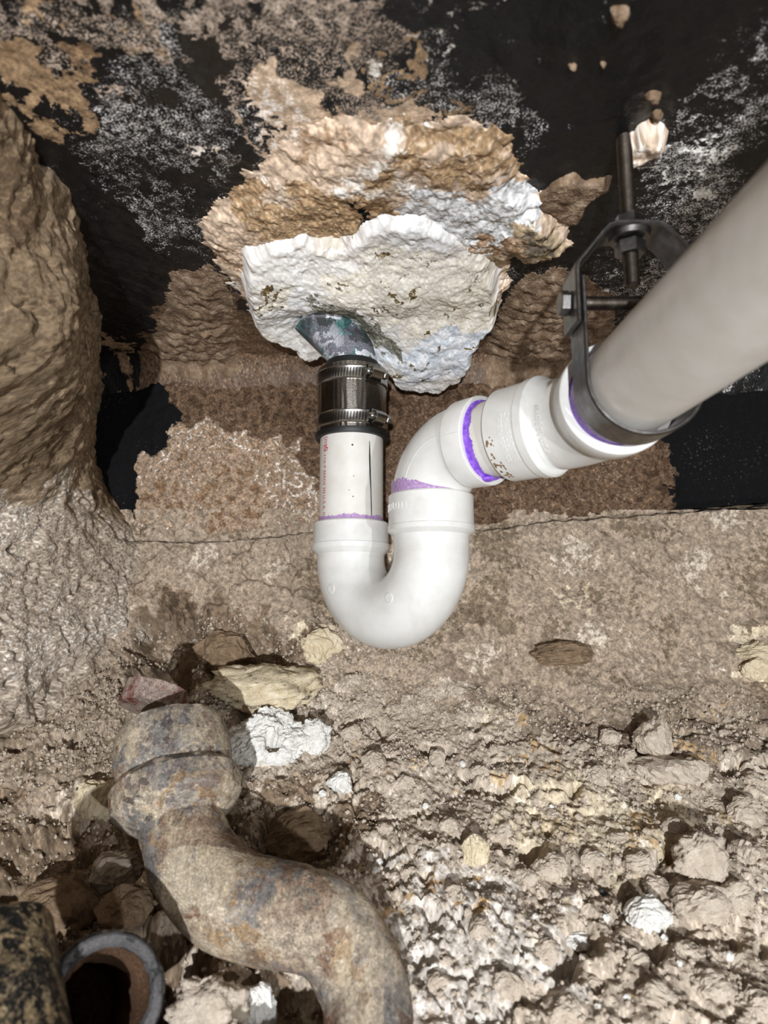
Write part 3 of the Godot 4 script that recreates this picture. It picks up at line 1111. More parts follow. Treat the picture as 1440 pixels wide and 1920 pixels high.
func build_hanger() -> void:
	var zinc := mottled([[0.0, Color(0.36, 0.35, 0.34)], [0.6, Color(0.47, 0.46, 0.45)], [1.0, Color(0.60, 0.59, 0.58)]], 0.06, 0.36, 0.006, 1.0, 0, 17)
	var dull := mottled([[0.0, Color(0.24, 0.21, 0.18)], [0.6, Color(0.36, 0.33, 0.30)], [1.0, Color(0.50, 0.48, 0.46)]], 0.05, 0.42, 0.006, 1.0, 0, 18)
	var along := Vector3(0.04, -0.012, 1.0).normalized()
	var root := thing("clevis_hanger", "grey steel clevis hanger strap carrying the long white pipe", "pipe hanger")
	var y1 := 0.050
	var lower := PackedVector3Array()
	for k in 5:
		lower.append(HANG + Vector3(-0.0332 + 0.001 * k, 0.062 - 0.0155 * k, 0))
	lower = PackedVector3Array([HANG + Vector3(-0.0335, 0.062, 0), HANG + Vector3(-0.0335, 0.045, 0), HANG + Vector3(-0.0335, 0.022, 0)])
	for k in 41:
		var a := PI + PI * k / 40.0
		lower.append(HANG + Vector3(cos(a), sin(a), 0) * 0.0335)
	lower.append_array([HANG + Vector3(0.0335, 0.022, 0), HANG + Vector3(0.0335, 0.045, 0), HANG + Vector3(0.0335, 0.062, 0)])
	part("lower_loop", ribbon(lower, along, 0.025, 0.0028), zinc, root)
	var yoke := PackedVector3Array()
	for q in [[-0.0372, 0.034], [-0.0372, 0.050], [-0.0370, 0.066], [-0.0362, 0.0695], [-0.0345, 0.0720], [-0.020, 0.0905], [-0.0165, 0.0940], [-0.012, 0.0955], [0.0, 0.0958], [0.012, 0.0955], [0.0165, 0.0940], [0.020, 0.0905], [0.0345, 0.0720], [0.0362, 0.0695], [0.0370, 0.066], [0.0372, 0.050], [0.0372, 0.034]]:
		yoke.append(HANG + Vector3(q[0], q[1], 0))
	part("upper_yoke", ribbon(yoke, along, 0.027, 0.0030), zinc, root)
	var cross := part("cross_bolt", tube(PackedVector3Array([HANG + Vector3(-0.040, y1, 0), HANG + Vector3(0.05, y1, 0)]), PackedFloat32Array([0.0042, 0.0042]), 20), dull, root)
	var head := part("bolt_head", prism(6, 0.0076, 0.0060, 0.0008, 0.3), zinc, root)
	head.position = HANG + Vector3(-0.0388, y1, 0)
	head.basis = Basis(Vector3.UP, Vector3.LEFT, Vector3.UP.cross(Vector3.LEFT))
	head.set_meta("label", "bright hexagon bolt head")
	var nut := part("bolt_nut", prism(6, 0.0076, 0.0060), zinc, root)
	nut.position = HANG + Vector3(0.0388, y1, 0)
	nut.basis = Basis(Vector3.UP, Vector3.RIGHT, Vector3.UP.cross(Vector3.RIGHT))
	var wash := part("washer", tube(PackedVector3Array([HANG + Vector3(0, 0.0905, 0), HANG + Vector3(0, 0.0908, 0), HANG + Vector3(0, 0.0940, 0)]), PackedFloat32Array([0.0105, 0.0118, 0.0125]), 32), zinc, root)
	for e in [0.0810, 0.0975]:
		var o := part("hexagon_nut", prism(6, 0.0092, 0.0085, 0.0010, 0.5), zinc, root)
		o.position = HANG + Vector3(0, e, 0)

	var path := PackedVector3Array()
	var rad := PackedFloat32Array()
	var y := 0.062
	path.append(HANG + Vector3(0, y - 0.001, 0))
	rad.append(0.0036)
	while HANG.y + y < SLAB + 0.025:
		path.append(HANG + Vector3(0, y, 0))
		rad.append(0.00475)
		path.append(HANG + Vector3(0, y + 0.00075, 0))
		rad.append(0.0040)
		y += 0.0015
	var rod := part("threaded_rod", tube(path, rad, 24), dull)
	tag(rod, "dull steel threaded rod hanging from slab, holding the clevis hanger", "threaded rod")


# ---------------------------------------------------------------- old iron pipes
func build_iron() -> void:
	var rust := patchy([
		[Color(0.60, 0.55, 0.48), Color(0.42, 0.38, 0.34), Color(0.76, 0.71, 0.64), 0.34, 0.26, 0.30, 0],     # dust
		[Color(0.30, 0.28, 0.27), Color(0.18, 0.165, 0.16), Color(0.60, 0.56, 0.50), 0.36, 0.14, 0.30, 1],     # bare iron
		[Color(0.44, 0.33, 0.26), Color(0.28, 0.20, 0.17), Color(0.66, 0.58, 0.49), 0.34, 0.18, 0.30, 1],     # brown rust
		[Color(0.46, 0.445, 0.43), Color(0.34, 0.325, 0.315), Color(0.66, 0.63, 0.59), 0.34, 0.20, 0.28, 0],     # grey scale
		[Color(0.54, 0.45, 0.34), Color(0.41, 0.32, 0.235), Color(0.67, 0.59, 0.48), 0.34, 0.20, 0.28, 1],     # orange rust
		[Color(0.66, 0.60, 0.51), Color(0.52, 0.46, 0.38), Color(0.78, 0.74, 0.67), 0.30, 0.25, 0.25, 1],     # clay
	], [40, 26, 30, 14, 34], 0.24, 0.9, 0.05, 51, 55.0)
	var red_rust := patchy([
		[Color(0.56, 0.50, 0.46), Color(0.38, 0.30, 0.27), Color(0.74, 0.69, 0.65), 0.36, 0.26, 0.30, 0],
		[Color(0.42, 0.24, 0.20), Color(0.28, 0.17, 0.14), Color(0.60, 0.48, 0.44), 0.34, 0.18, 0.30, 1],
		[Color(0.62, 0.57, 0.50), Color(0.46, 0.40, 0.34), Color(0.78, 0.74, 0.68), 0.34, 0.22, 0.30, 1],
	], [60, 40], 0.16, 0.95, 0.05, 52, 40.0)
	var tar := patchy([
		[Color(0.09, 0.088, 0.085), Color(0.05, 0.05, 0.052), Color(0.55, 0.47, 0.36), 0.40, 0.22, 0.35, 1],
		[Color(0.62, 0.54, 0.41), Color(0.46, 0.38, 0.27), Color(0.78, 0.72, 0.60), 0.34, 0.26, 0.25, 1],
		[Color(0.16, 0.155, 0.15), Color(0.08, 0.08, 0.08), Color(0.40, 0.36, 0.32), 0.40, 0.12, 0.30, 0],
	], [150, 40], 0.16, 0.6, 0.05, 53, 24.0)
	var black := patchy([
		[Color(0.10, 0.10, 0.105), Color(0.06, 0.06, 0.062), Color(0.30, 0.28, 0.26), 0.40, 0.10, 0.30, 1],
		[Color(0.40, 0.36, 0.30), Color(0.26, 0.23, 0.20), Color(0.66, 0.60, 0.50), 0.40, 0.20, 0.30, 0],
	], [16], 0.16, 0.6, 0.04, 54, 40.0)
	var grey := patchy([
		[Color(0.33, 0.325, 0.325), Color(0.23, 0.225, 0.225), Color(0.48, 0.47, 0.46), 0.34, 0.16, 0.20, 1],
		[Color(0.50, 0.45, 0.40), Color(0.36, 0.32, 0.29), Color(0.68, 0.62, 0.55), 0.40, 0.20, 0.30, 0],
		[Color(0.12, 0.12, 0.12), Color(0.07, 0.07, 0.07), Color(0.40, 0.38, 0.36), 0.40, 0.10, 0.30, 1],
	], [12, 20], 0.14, 0.7, 0.03, 55, 50.0)
	var bore_rust := patchy([
		[Color(0.34, 0.25, 0.18), Color(0.24, 0.175, 0.13), Color(0.46, 0.36, 0.26), 0.40, 0.12, 0.30, 1],
		[Color(0.44, 0.31, 0.18), Color(0.32, 0.22, 0.13), Color(0.56, 0.42, 0.27), 0.40, 0.20, 0.30, 1],
	], [14], 0.16, 0.9, 0.05, 56, 36.0)

	var trap := thing("iron_trap", "old rusty cast iron trap with dusty S bend lying on the rubble", "old pipe")
	var pts := []
	for q in [[318, 1352, 0.545], [322, 1410, 0.530], [330, 1490, 0.512], [345, 1560, 0.492], [372, 1628, 0.470], [440, 1692, 0.448], [540, 1716, 0.437], [618, 1742, 0.428], [668, 1812, 0.416], [690, 1900, 0.398], [690, 2030, 0.368]]:
		pts.append(at_depth(q[0], q[1], q[2]))
	var path := spline(pts, 8)
	var rad := even([0.0285, 0.0285, 0.0290, 0.0300, 0.0305, 0.0310, 0.0300, 0.0282, 0.0270, 0.0258, 0.0250], path.size())
	part("bent_pipe", tube(path, rad, 56, true, true, 0.0016, 45.0), rust, trap)
	# the bell: a thick socket with rings
	var b0: Vector3 = at_depth(318, 1350, 0.545)
	var b1: Vector3 = at_depth(338, 1548, 0.497)
	var bell := PackedVector3Array()
	var br := PackedFloat32Array()
	for q in [[0.0, 0.012], [0.02, 0.030], [0.07, 0.038], [0.16, 0.0415], [0.30, 0.0430], [0.42, 0.0430], [0.50, 0.0425], [0.54, 0.0405], [0.57, 0.0435], [0.62, 0.0465], [0.74, 0.0470], [0.82, 0.0462], [0.86, 0.0435], [0.94, 0.0370], [1.0, 0.0310]]:
		bell.append(b0.lerp(b1, q[0]))
		br.append(q[1])
	part("bell_socket", tube(bell, br, 64, true, true, 0.0022, 55.0), rust, trap)
	var s0 := at_depth(283, 1330, 0.575)
	var s1 := at_depth(296, 1292, 0.585)
	var stub := part("broken_stub", tube(PackedVector3Array([s0, s0.lerp(s1, 0.5), s1, s1 + (s1 - s0) * 0.05]), PackedFloat32Array([0.027, 0.0265, 0.026, 0.022]), 40, true, true, 0.003, 60.0), red_rust, trap)
	stub.set_meta("label", "broken reddish iron pipe end")

	var a0 := at_depth(-22, 1752, 0.350)
	var a1 := at_depth(14, 2080, 0.300)
	var dead := tube(PackedVector3Array([a0, a0.lerp(a1, 0.012), a0.lerp(a1, 0.05), a0.lerp(a1, 0.5), a1]), PackedFloat32Array([0.022, 0.0280, 0.0296, 0.0292, 0.0292]), 56, true, true, 0.0012, 60.0)
	var st := part("tarred_pipe", dead, tar)
	tag(st, "tar black pipe end crusted with tan flecks beside an open pipe mouth", "old pipe")

	var open := thing("open_pipe", "open black cast iron pipe mouth with grey rim and dark bore", "old pipe")
	var c := at_depth(196, 1872, 0.355)
	var ax := (Vector3(0.12, 0.06, 0.10) - c).normalized()
	var outer := PackedVector3Array([c, c - ax * 0.0012, c - ax * 0.012, c - ax * 0.024, c - ax * 0.026, c - ax * 0.125])
	part("pipe_wall", tube(outer, PackedFloat32Array([0.0282, 0.0301, 0.0310, 0.0308, 0.0286, 0.0282]), 64, false, false, 0.0012, 60.0), black, open)
	part("rim", tube(PackedVector3Array([c, c + ax * 0.0012, c + ax * 0.0012, c - ax * 0.002]), PackedFloat32Array([0.0291, 0.0278, 0.0240, 0.0224]), 64, false, false, 0.0008, 60.0), grey, open)
	part("bore", tube(PackedVector3Array([c - ax * 0.001, c - ax * 0.012, c - ax * 0.016, c - ax * 0.11]), PackedFloat32Array([0.0229, 0.0224, 0.0201, 0.0197]), 56, false, true, 0.0012, 80.0), bore_rust, open)


# ---------------------------------------------------------------- stones
func build_stones() -> void:
	var pale := mottled([[0.0, Color(0.58, 0.525, 0.46)], [0.45, Color(0.69, 0.635, 0.57)], [1.0, Color(0.80, 0.76, 0.70)]], 0.05, 1.0, 0.10, 0.0, 2, 61)
	var white := mottled([[0.0, Color(0.72, 0.70, 0.67)], [0.5, Color(0.86, 0.85, 0.82)], [1.0, Color(0.95, 0.94, 0.92)]], 0.05, 1.0, 0.12, 0.0, 2, 62)
	var cream := mottled([[0.0, Color(0.64, 0.57, 0.46)], [0.5, Color(0.78, 0.72, 0.60)], [1.0, Color(0.89, 0.85, 0.77)]], 0.05, 1.0, 0.10, 0.0, 2, 63)
	var brown := mottled([[0.0, Color(0.36, 0.29, 0.22)], [0.5, Color(0.50, 0.42, 0.33)], [1.0, Color(0.64, 0.56, 0.47)]], 0.05, 1.0, 0.12, 0.0, 2, 64)
	var slate := mottled([[0.0, Color(0.20, 0.21, 0.22)], [1.0, Color(0.40, 0.41, 0.42)]], 0.03, 0.9, 0.05, 0.0, 2, 65)
	var mats := {"pale": pale, "white": white, "cream": cream, "brown": brown, "slate": slate}
	var shapes := []
	for k in 7:
		shapes.append(stone_mesh(100 + k, 20, 28, 0.5))
	var rock := func(u: float, v: float, wide: float, tall: float, kind: String, called: String, label: String, group := "", lift := 0.35, mesh: Mesh = null) -> MeshInstance3D:
		var q := on_soil(u, v)
		var p := soil_point(q.x, q.y)
		var d := p.dot(ray(720, 960).normalized())
		var w := wide / FOCAL * d / 1.6
		var h := tall / FOCAL * d / 1.6
		var k := clampi(int(q.y / STEP), 0, prof_n.size() - 1)
		var n := Vector3(0, prof_n[k].y, prof_n[k].x)
		var o := part(called, mesh if mesh else shapes[rng.randi() % shapes.size()], mats[kind])
		o.position = p + n * h * lift
		o.basis = Basis.from_euler(Vector3(rng.randf_range(-0.3, 0.3), 0.0 if mesh else rng.randf() * TAU, rng.randf_range(-0.3, 0.3))) * Basis.from_scale(Vector3(w, h, w * 0.8))
		if mesh == null:
			o.basis = Basis.from_scale(Vector3(w, h, w * 0.8)) * Basis.from_euler(Vector3(rng.randf() * TAU, rng.randf() * TAU, rng.randf() * TAU))
		tag(o, label, "stone", group)
		return o
	# the ones that can be told apart
	var rough := stone_mesh(203, 36, 50, 0.55, Vector3.ONE, Vector3.ZERO, 0.3, false)
	var holed := stone_mesh(201, 48, 64, 0.55, Vector3.ONE, Vector3(0.34, 0.16, 0.92), 0.30)
	rock.call(500, 1402, 140, 118, "white", "limestone", "white knobbly limestone with a dark round hole beside the iron bell", "", 0.85, holed).basis = Basis.from_scale(Vector3(0.034, 0.030, 0.028))
	rock.call(590, 1392, 50, 60, "white", "limestone", "small white crumbly limestone leaning on the one with a hole", "", 0.5, rough)
	rock.call(500, 1296, 170, 66, "cream", "limestone", "long cream limestone lying behind the white holed stone", "", 0.6, rough)
	rock.call(182, 1488, 68, 70, "cream", "limestone", "square cream stone wedged left of the iron bell", "", 0.7)
	rock.call(208, 1578, 84, 64, "pale", "limestone", "pale stone lying against the iron trap under the square cream stone", "", 0.5)
	rock.call(600, 1212, 66, 60, "cream", "limestone", "yellowish stone set in the soil bank below the white trap", "", -0.1)
	rock.call(1224, 1404, 62, 64, "pale", "limestone", "jagged pale stone standing on a larger flat one at the bank foot", "", 0.8)
	rock.call(1246, 1440, 100, 44, "pale", "limestone", "flat pale stone under the jagged standing one", "", 0.6)
	rock.call(1312, 1632, 84, 84, "pale", "limestone", "large blocky pale stone standing proud of the rubble", "", 0.4, rough)
	rock.call(1318, 1700, 90, 70, "pale", "limestone", "broad pale stone just below the large blocky one", "", 0.2)
	rock.call(1212, 1726, 70, 54, "white", "limestone", "whitish rounded stone below a square hole in the rubble", "", 0.3)
	rock.call(1050, 1224, 96, 44, "brown", "flat_stone", "flat brown stone set in the shaded soil bank", "", -0.2)
	rock.call(1412, 1228, 62, 34, "cream", "limestone", "cream stone in the soil bank under the black plastic", "", 0.2)
	rock.call(1412, 1262, 46, 36, "cream", "limestone", "smaller cream stone below the one in the soil bank", "", 0.2)
	rock.call(891, 1612, 40, 56, "cream", "limestone", "narrow orange-yellow stone lying in pale dust", "", 0.3)
	rock.call(638, 1477, 42, 34, "white", "limestone", "bright white pebble at the edge of the iron trap's shadow", "", 0.6)
	rock.call(1130, 1664, 24, 16, "slate", "stone_chip", "dark slate-grey chip among the pale rubble", "", 0.4)
	rock.call(1084, 1746, 46, 26, "white", "limestone", "white flat chip lying in a hollow of the rubble", "", 0.4)
	rock.call(392, 1880, 120, 104, "pale", "limestone", "pale rough stone between the open pipe and the iron trap", "", 0.3, rough)
	rock.call(478, 1850, 60, 90, "white", "limestone", "white ragged stone under the belly of the iron trap", "", 0.3)
	rock.call(272, 1650, 50, 90, "cream", "limestone", "cream slab of stone against the bend of the iron trap", "", 0.2)
	rock.call(100, 1640, 130, 90, "brown", "earth_clod", "big brown earth clod behind the tarred pipe", "", 0.1)
	rock.call(232, 1680, 90, 70, "brown", "earth_clod", "brown earth clod behind the open pipe mouth", "", 0.1)
	rock.call(415, 1215, 90, 70, "brown", "earth_clod", "brown earth clod in the hollow above the cream stone", "", 0.1)
	rock.call(335, 1235, 80, 110, "brown", "earth_clod", "brown earth clod in the hollow above the broken stub", "", 0.1)
	rock.call(560, 1530, 100, 80, "brown", "earth_clod", "earth clod right of the iron neck", "", 0.1)
	# clods and pebbles that only their place tells apart
	for q in [[1176, 1420, 44], [1118, 1456, 50], [1197, 1620, 48], [986, 1646, 40], [1030, 1630, 54], [1382, 1784, 64], [1090, 1395, 40], [1146, 1380, 34], [1300, 1450, 50], [1346, 1500, 44], [1400, 1520, 56], [1260, 1560, 44], [1160, 1570, 40], [1400, 1610, 60], [1230, 1660, 44], [1110, 1610, 36], [1380, 1690, 60], [1290, 1790, 50], [1190, 1800, 56], [1110, 1830, 46], [1330, 1850, 70], [1230, 1880, 60], [1420, 1870, 64], [1020, 1790, 44], [950, 1850, 50], [1060, 1890, 56], [900, 1760, 36], [850, 1690, 30], [940, 1560, 36], [1040, 1520, 34], [840, 1560, 32], [760, 1470, 30], [700, 1440, 44], [740, 1380, 34], [820, 1420, 30], [900, 1450, 30], [660, 1380, 34], [720, 1560, 30], [770, 1640, 34], [820, 1840, 40]]:
		rock.call(q[0], q[1], q[2], q[2] * rng.randf_range(0.7, 1.0), "pale", "limestone_lump", "pale limestone lump half sunk in the crumbly tunnel floor", "limestone lumps in the rubble", rng.randf_range(-0.3, 0.15))
	var crumbs := []
	for k in 4:
		crumbs.append(stone_mesh(300 + k, 5, 8, 0.6))
	for k in 190:
		var u := rng.randf_range(560, 1440)
		var v := 1340.0 + 580.0 * sqrt(rng.randf())
		var s := rng.randf_range(7, 16)
		rock.call(u, v, s, s * rng.randf_range(0.6, 1.0), "white" if rng.randf() < 0.18 else "pale", "crumb", "small pale crumb of limestone on the tunnel floor", "limestone crumbs on the floor", 0.5, crumbs[k % 4])
	# grit that nobody could count
	var mm := MultiMesh.new()
	mm.transform_format = MultiMesh.TRANSFORM_3D
	mm.mesh = stone_mesh(400, 3, 5, 0.5)
	mm.instance_count = 26000
	for k in mm.instance_count:
		var x := rng.randf_range(-0.34, 0.36)
		var s := rng.randf_range(0.20, 0.60)
		if rng.randf() < 0.25:
			s = rng.randf_range(0.12, 0.3)
			x = rng.randf_range(-0.30, 0.05)
		var r := 0.0005 + 0.0017 * pow(rng.randf(), 4.0)
		var p := soil_point(x, s, r * 0.4)
		mm.set_instance_transform(k, Transform3D(Basis.from_euler(Vector3(rng.randf() * TAU, rng.randf() * TAU, 0)) * Basis.from_scale(Vector3(r, r * 0.8, r * 1.2)), p))
	var g := MultiMeshInstance3D.new()
	g.multimesh = mm
	g.material_override = pale
	g.name = "grit"
	add_child(g)
	tag(g, "fine pale grit strewn over the tunnel floor", "grit")
	g.set_meta("kind", "stuff")


# ---------------------------------------------------------------- what is stuck under the slab
func build_crusts(tan: Material, white: Material, brown: Material) -> void:
	var p := func(pts: Array, y: float) -> PackedVector2Array:
		var out := PackedVector2Array()
		for k in range(0, pts.size(), 2):
			out.append(on_slab(pts[k], pts[k + 1], y))
		return out
	var outline: PackedVector2Array = p.call([398, 500, 362, 450, 385, 412, 432, 392, 474, 338, 520, 300, 560, 260, 600, 235, 650, 232, 710, 245, 770, 240, 800, 258, 870, 238, 950, 272, 990, 352, 1042, 402, 1080, 452, 1060, 492, 1000, 512, 950, 500, 960, 560, 900, 640, 600, 640, 470, 600], SLAB - 0.008)
	var crusty := func(x, z, d):
		return 0.005 + 0.004 * fb.get_noise_2d(x * 11.0, z * 11.0) + 0.0015 * (1.0 - absf(rd.get_noise_2d(x * 22.0, z * 22.0))) + 0.0013 * fb.get_noise_2d(x * 75.0, z * 75.0) + 0.0012 * fb.get_noise_2d(x * 220.0, z * 220.0) + 0.008 * smoothstep(0.03, 0.12, x)
	var o := part("mortar_crust", crust(outline, crusty, 0.022, 0.010), tan)
	tag(o, "tan and orange mortar crust stuck to black plastic around white lump", "mortar crust")
	outline = p.call([442, 500, 500, 472, 572, 462, 624, 482, 690, 440, 770, 428, 850, 452, 915, 482, 948, 545, 940, 605], SLAB - 0.02)
	outline.append_array(p.call([905, 680, 880, 710, 832, 732, 780, 730, 735, 722, 700, 700], SLAB - 0.045))
	outline.append_array(p.call([640, 668, 585, 690, 520, 660, 470, 640, 445, 570], SLAB - 0.025))
	var lump := func(x, z, d):
		var back := smoothstep(-0.58, -0.69, z)
		var t := 0.013 + 0.010 * smoothstep(-0.50, -0.58, z) + 0.024 * back * smoothstep(-0.05, 0.02, x) + 0.004 * back
		t += 0.004 * fb.get_noise_2d(x * 9.0 + 4.0, z * 9.0) + 0.0010 * (1.0 - absf(rd.get_noise_2d(x * 16.0 + 8.0, z * 16.0))) + 0.0007 * fb.get_noise_2d(x * 80.0, z * 80.0) + 0.0007 * fb.get_noise_2d(x * 230.0, z * 230.0)
		var pore := fb.get_noise_2d(x * 110.0 + 60.0, z * 110.0)
		t *= 1.0 - 0.85 * exp(-((x + 0.055) ** 2 + (z + 0.640) ** 2) / 0.0014)
		return t - 0.006 * maxf(pore - 0.42, 0.0)
	o = part("concrete_lump", crust(outline, lump, 0.014, 0.005, 0.0018), white)
	tag(o, "white pitted concrete lump under the slab with copper pipe through it", "concrete lump")
	outline = p.call([905, 700, 925, 620, 975, 545, 1040, 520, 1110, 540, 1160, 600, 1150, 660, 1110, 690, 960, 700], SLAB - 0.01)
	var clods := func(x, z, d):
		return 0.0015 - 0.0045 * ce.get_noise_2d(x * 70.0, z * 70.0) + 0.003 * fb.get_noise_2d(x * 60.0, z * 60.0) + 0.006 * smoothstep(-0.65, -0.75, z)
	o = part("earth_crust", crust(outline, clods, 0.026, 0.008), brown)
	tag(o, "brown knobbly earth crust behind the clevis hanger, right of white lump", "earth crust")
	outline = p.call([315, 530, 390, 512, 430, 540, 440, 600, 455, 690, 300, 690, 268, 672, 300, 620], SLAB - 0.01)
	o = part("earth_crust", crust(outline, clods, 0.026, 0.008), brown)
	tag(o, "brown earth crust hanging left of the white lump", "earth crust")
	outline = p.call([1000, 385, 1030, 350, 1075, 332, 1100, 350, 1145, 338, 1150, 362, 1110, 385, 1085, 425, 1060, 430], SLAB - 0.004)
	var flake := func(x, z, d):
		return 0.004 + 0.002 * fb.get_noise_2d(x * 60.0, z * 60.0)
	o = part("earth_flake", crust(outline, flake, 0.003, 0.004), brown)
	tag(o, "thin ragged brown flake on black plastic left of the threaded rod", "earth flake")
	outline = p.call([1152, 300, 1175, 265, 1215, 245, 1250, 250, 1262, 268, 1235, 285, 1190, 310, 1180, 330], SLAB - 0.006)
	o = part("mortar_plug", crust(outline, crusty, 0.004, 0.004), tan)
	tag(o, "tan mortar plug around the top of the threaded rod", "mortar plug")
	for q in [[1226, 180, 20, 16, "round tan mud spot above the threaded rod"], [1230, 216, 18, 12, "tan mud spot between round spot and mortar plug"], [1074, 120, 12, 7, "small tan mud spot alone on the black plastic"], [1132, 116, 10, 6, "small tan mud spot with a streak beside it"], [1160, 20, 20, 24, "tan mud patch high on the black plastic beyond the spots"]]:
		var b := PackedVector2Array()
		for k in 10:
			var a := TAU * k / 10.0
			var r := rng.randf_range(0.75, 1.15)
			b.append(on_slab(q[0] + cos(a) * q[2] * r, q[1] + sin(a) * q[3] * r))
		o = part("mud_spot", crust(b, flake, 0.002, 0.002, 0.0015), brown)
		tag(o, q[4], "mud spot")

func build_film(m: Material) -> void:
	# the edge of the plastic sheet under the beam, rumpled
	for e in [[-0.29, -0.06, "thin grey plastic film edge under beam, left of white trap"], [0.095, 0.46, "thin grey plastic film edge under beam, right of white trap"]]:
		var st := new_st()
		st.set_smooth_group(1)
		var rows := []
		var x: float = e[0]
		while x < e[1]:
			var y := beam_foot(x) - 0.003 + 0.0015 * fb.get_noise_2d(x * 60.0, 1.0)
			var row := []
			for k in 5:
				var t := k / 4.0
				row.append(Vector3(x, y - 0.004 * t + 0.002 * fb.get_noise_2d(x * 50.0, t * 3.0 + 8.0), BEAM_Z - 0.008 + 0.030 * t + 0.004 * fb.get_noise_2d(x * 40.0, 5.0)))
			rows.append(row)
			x += 0.003
		for i in rows.size() - 1:
			for k in 4:
				quad(st, rows[i][k], rows[i + 1][k], rows[i + 1][k + 1], rows[i][k + 1])
		var o := part("plastic_film", done(st), m)
		tag(o, e[2], "plastic film")


# ---------------------------------------------------------------- work light
func build_lamp(at: Vector3, aim: Vector3, energy: float, label: String) -> void:
	var root := thing("work_light", label, "lamp", "", at)
	root.look_at_from_position(at, aim, Vector3.UP)
	var dark := plain(Color(0.08, 0.08, 0.08), 0.6)
	var st := new_st()
	var w := 0.05
	var h := 0.04
	for z in [0.0, 0.03]:
		quad(st, Vector3(-w, -h, z), Vector3(-w, h, z), Vector3(w, h, z), Vector3(w, -h, z))
	for s in [-1.0, 1.0]:
		quad(st, Vector3(w * s, -h, 0), Vector3(w * s, h, 0), Vector3(w * s, h, 0.03), Vector3(w * s, -h, 0.03))
		quad(st, Vector3(-w, h * s, 0), Vector3(w, h * s, 0), Vector3(w, h * s, 0.03), Vector3(-w, h * s, 0.03))
	part("housing", done(st), dark, root)
	part("foot", tube(PackedVector3Array([Vector3(0, -0.035, 0.02), Vector3(0, -0.078, 0.03)]), PackedFloat32Array([0.012, 0.035]), 20), dark, root)
	var glow := StandardMaterial3D.new()
	glow.albedo_color = Color(1, 1, 1)
	glow.emission_enabled = true
	glow.emission = Color(1.0, 0.98, 0.95)
	glow.emission_energy_multiplier = 2.0
	var pane := new_st()
	quad(pane, Vector3(-0.012, -0.012, -0.001), Vector3(-0.012, 0.012, -0.001), Vector3(0.012, 0.012, -0.001), Vector3(0.012, -0.012, -0.001))
	part("led_panel", done(pane), glow, root)
	var l := SpotLight3D.new()
	l.light_color = Color(0.965, 0.98, 1.0)
	l.light_energy = energy
	l.spot_range = 6.0
	l.spot_attenuation = 2.0
	l.spot_angle = 42.0
	l.spot_angle_attenuation = 0.6
	l.light_size = 0.012
	l.shadow_enabled = true
	l.position = Vector3(0, 0, -0.008)
	root.add_child(l)


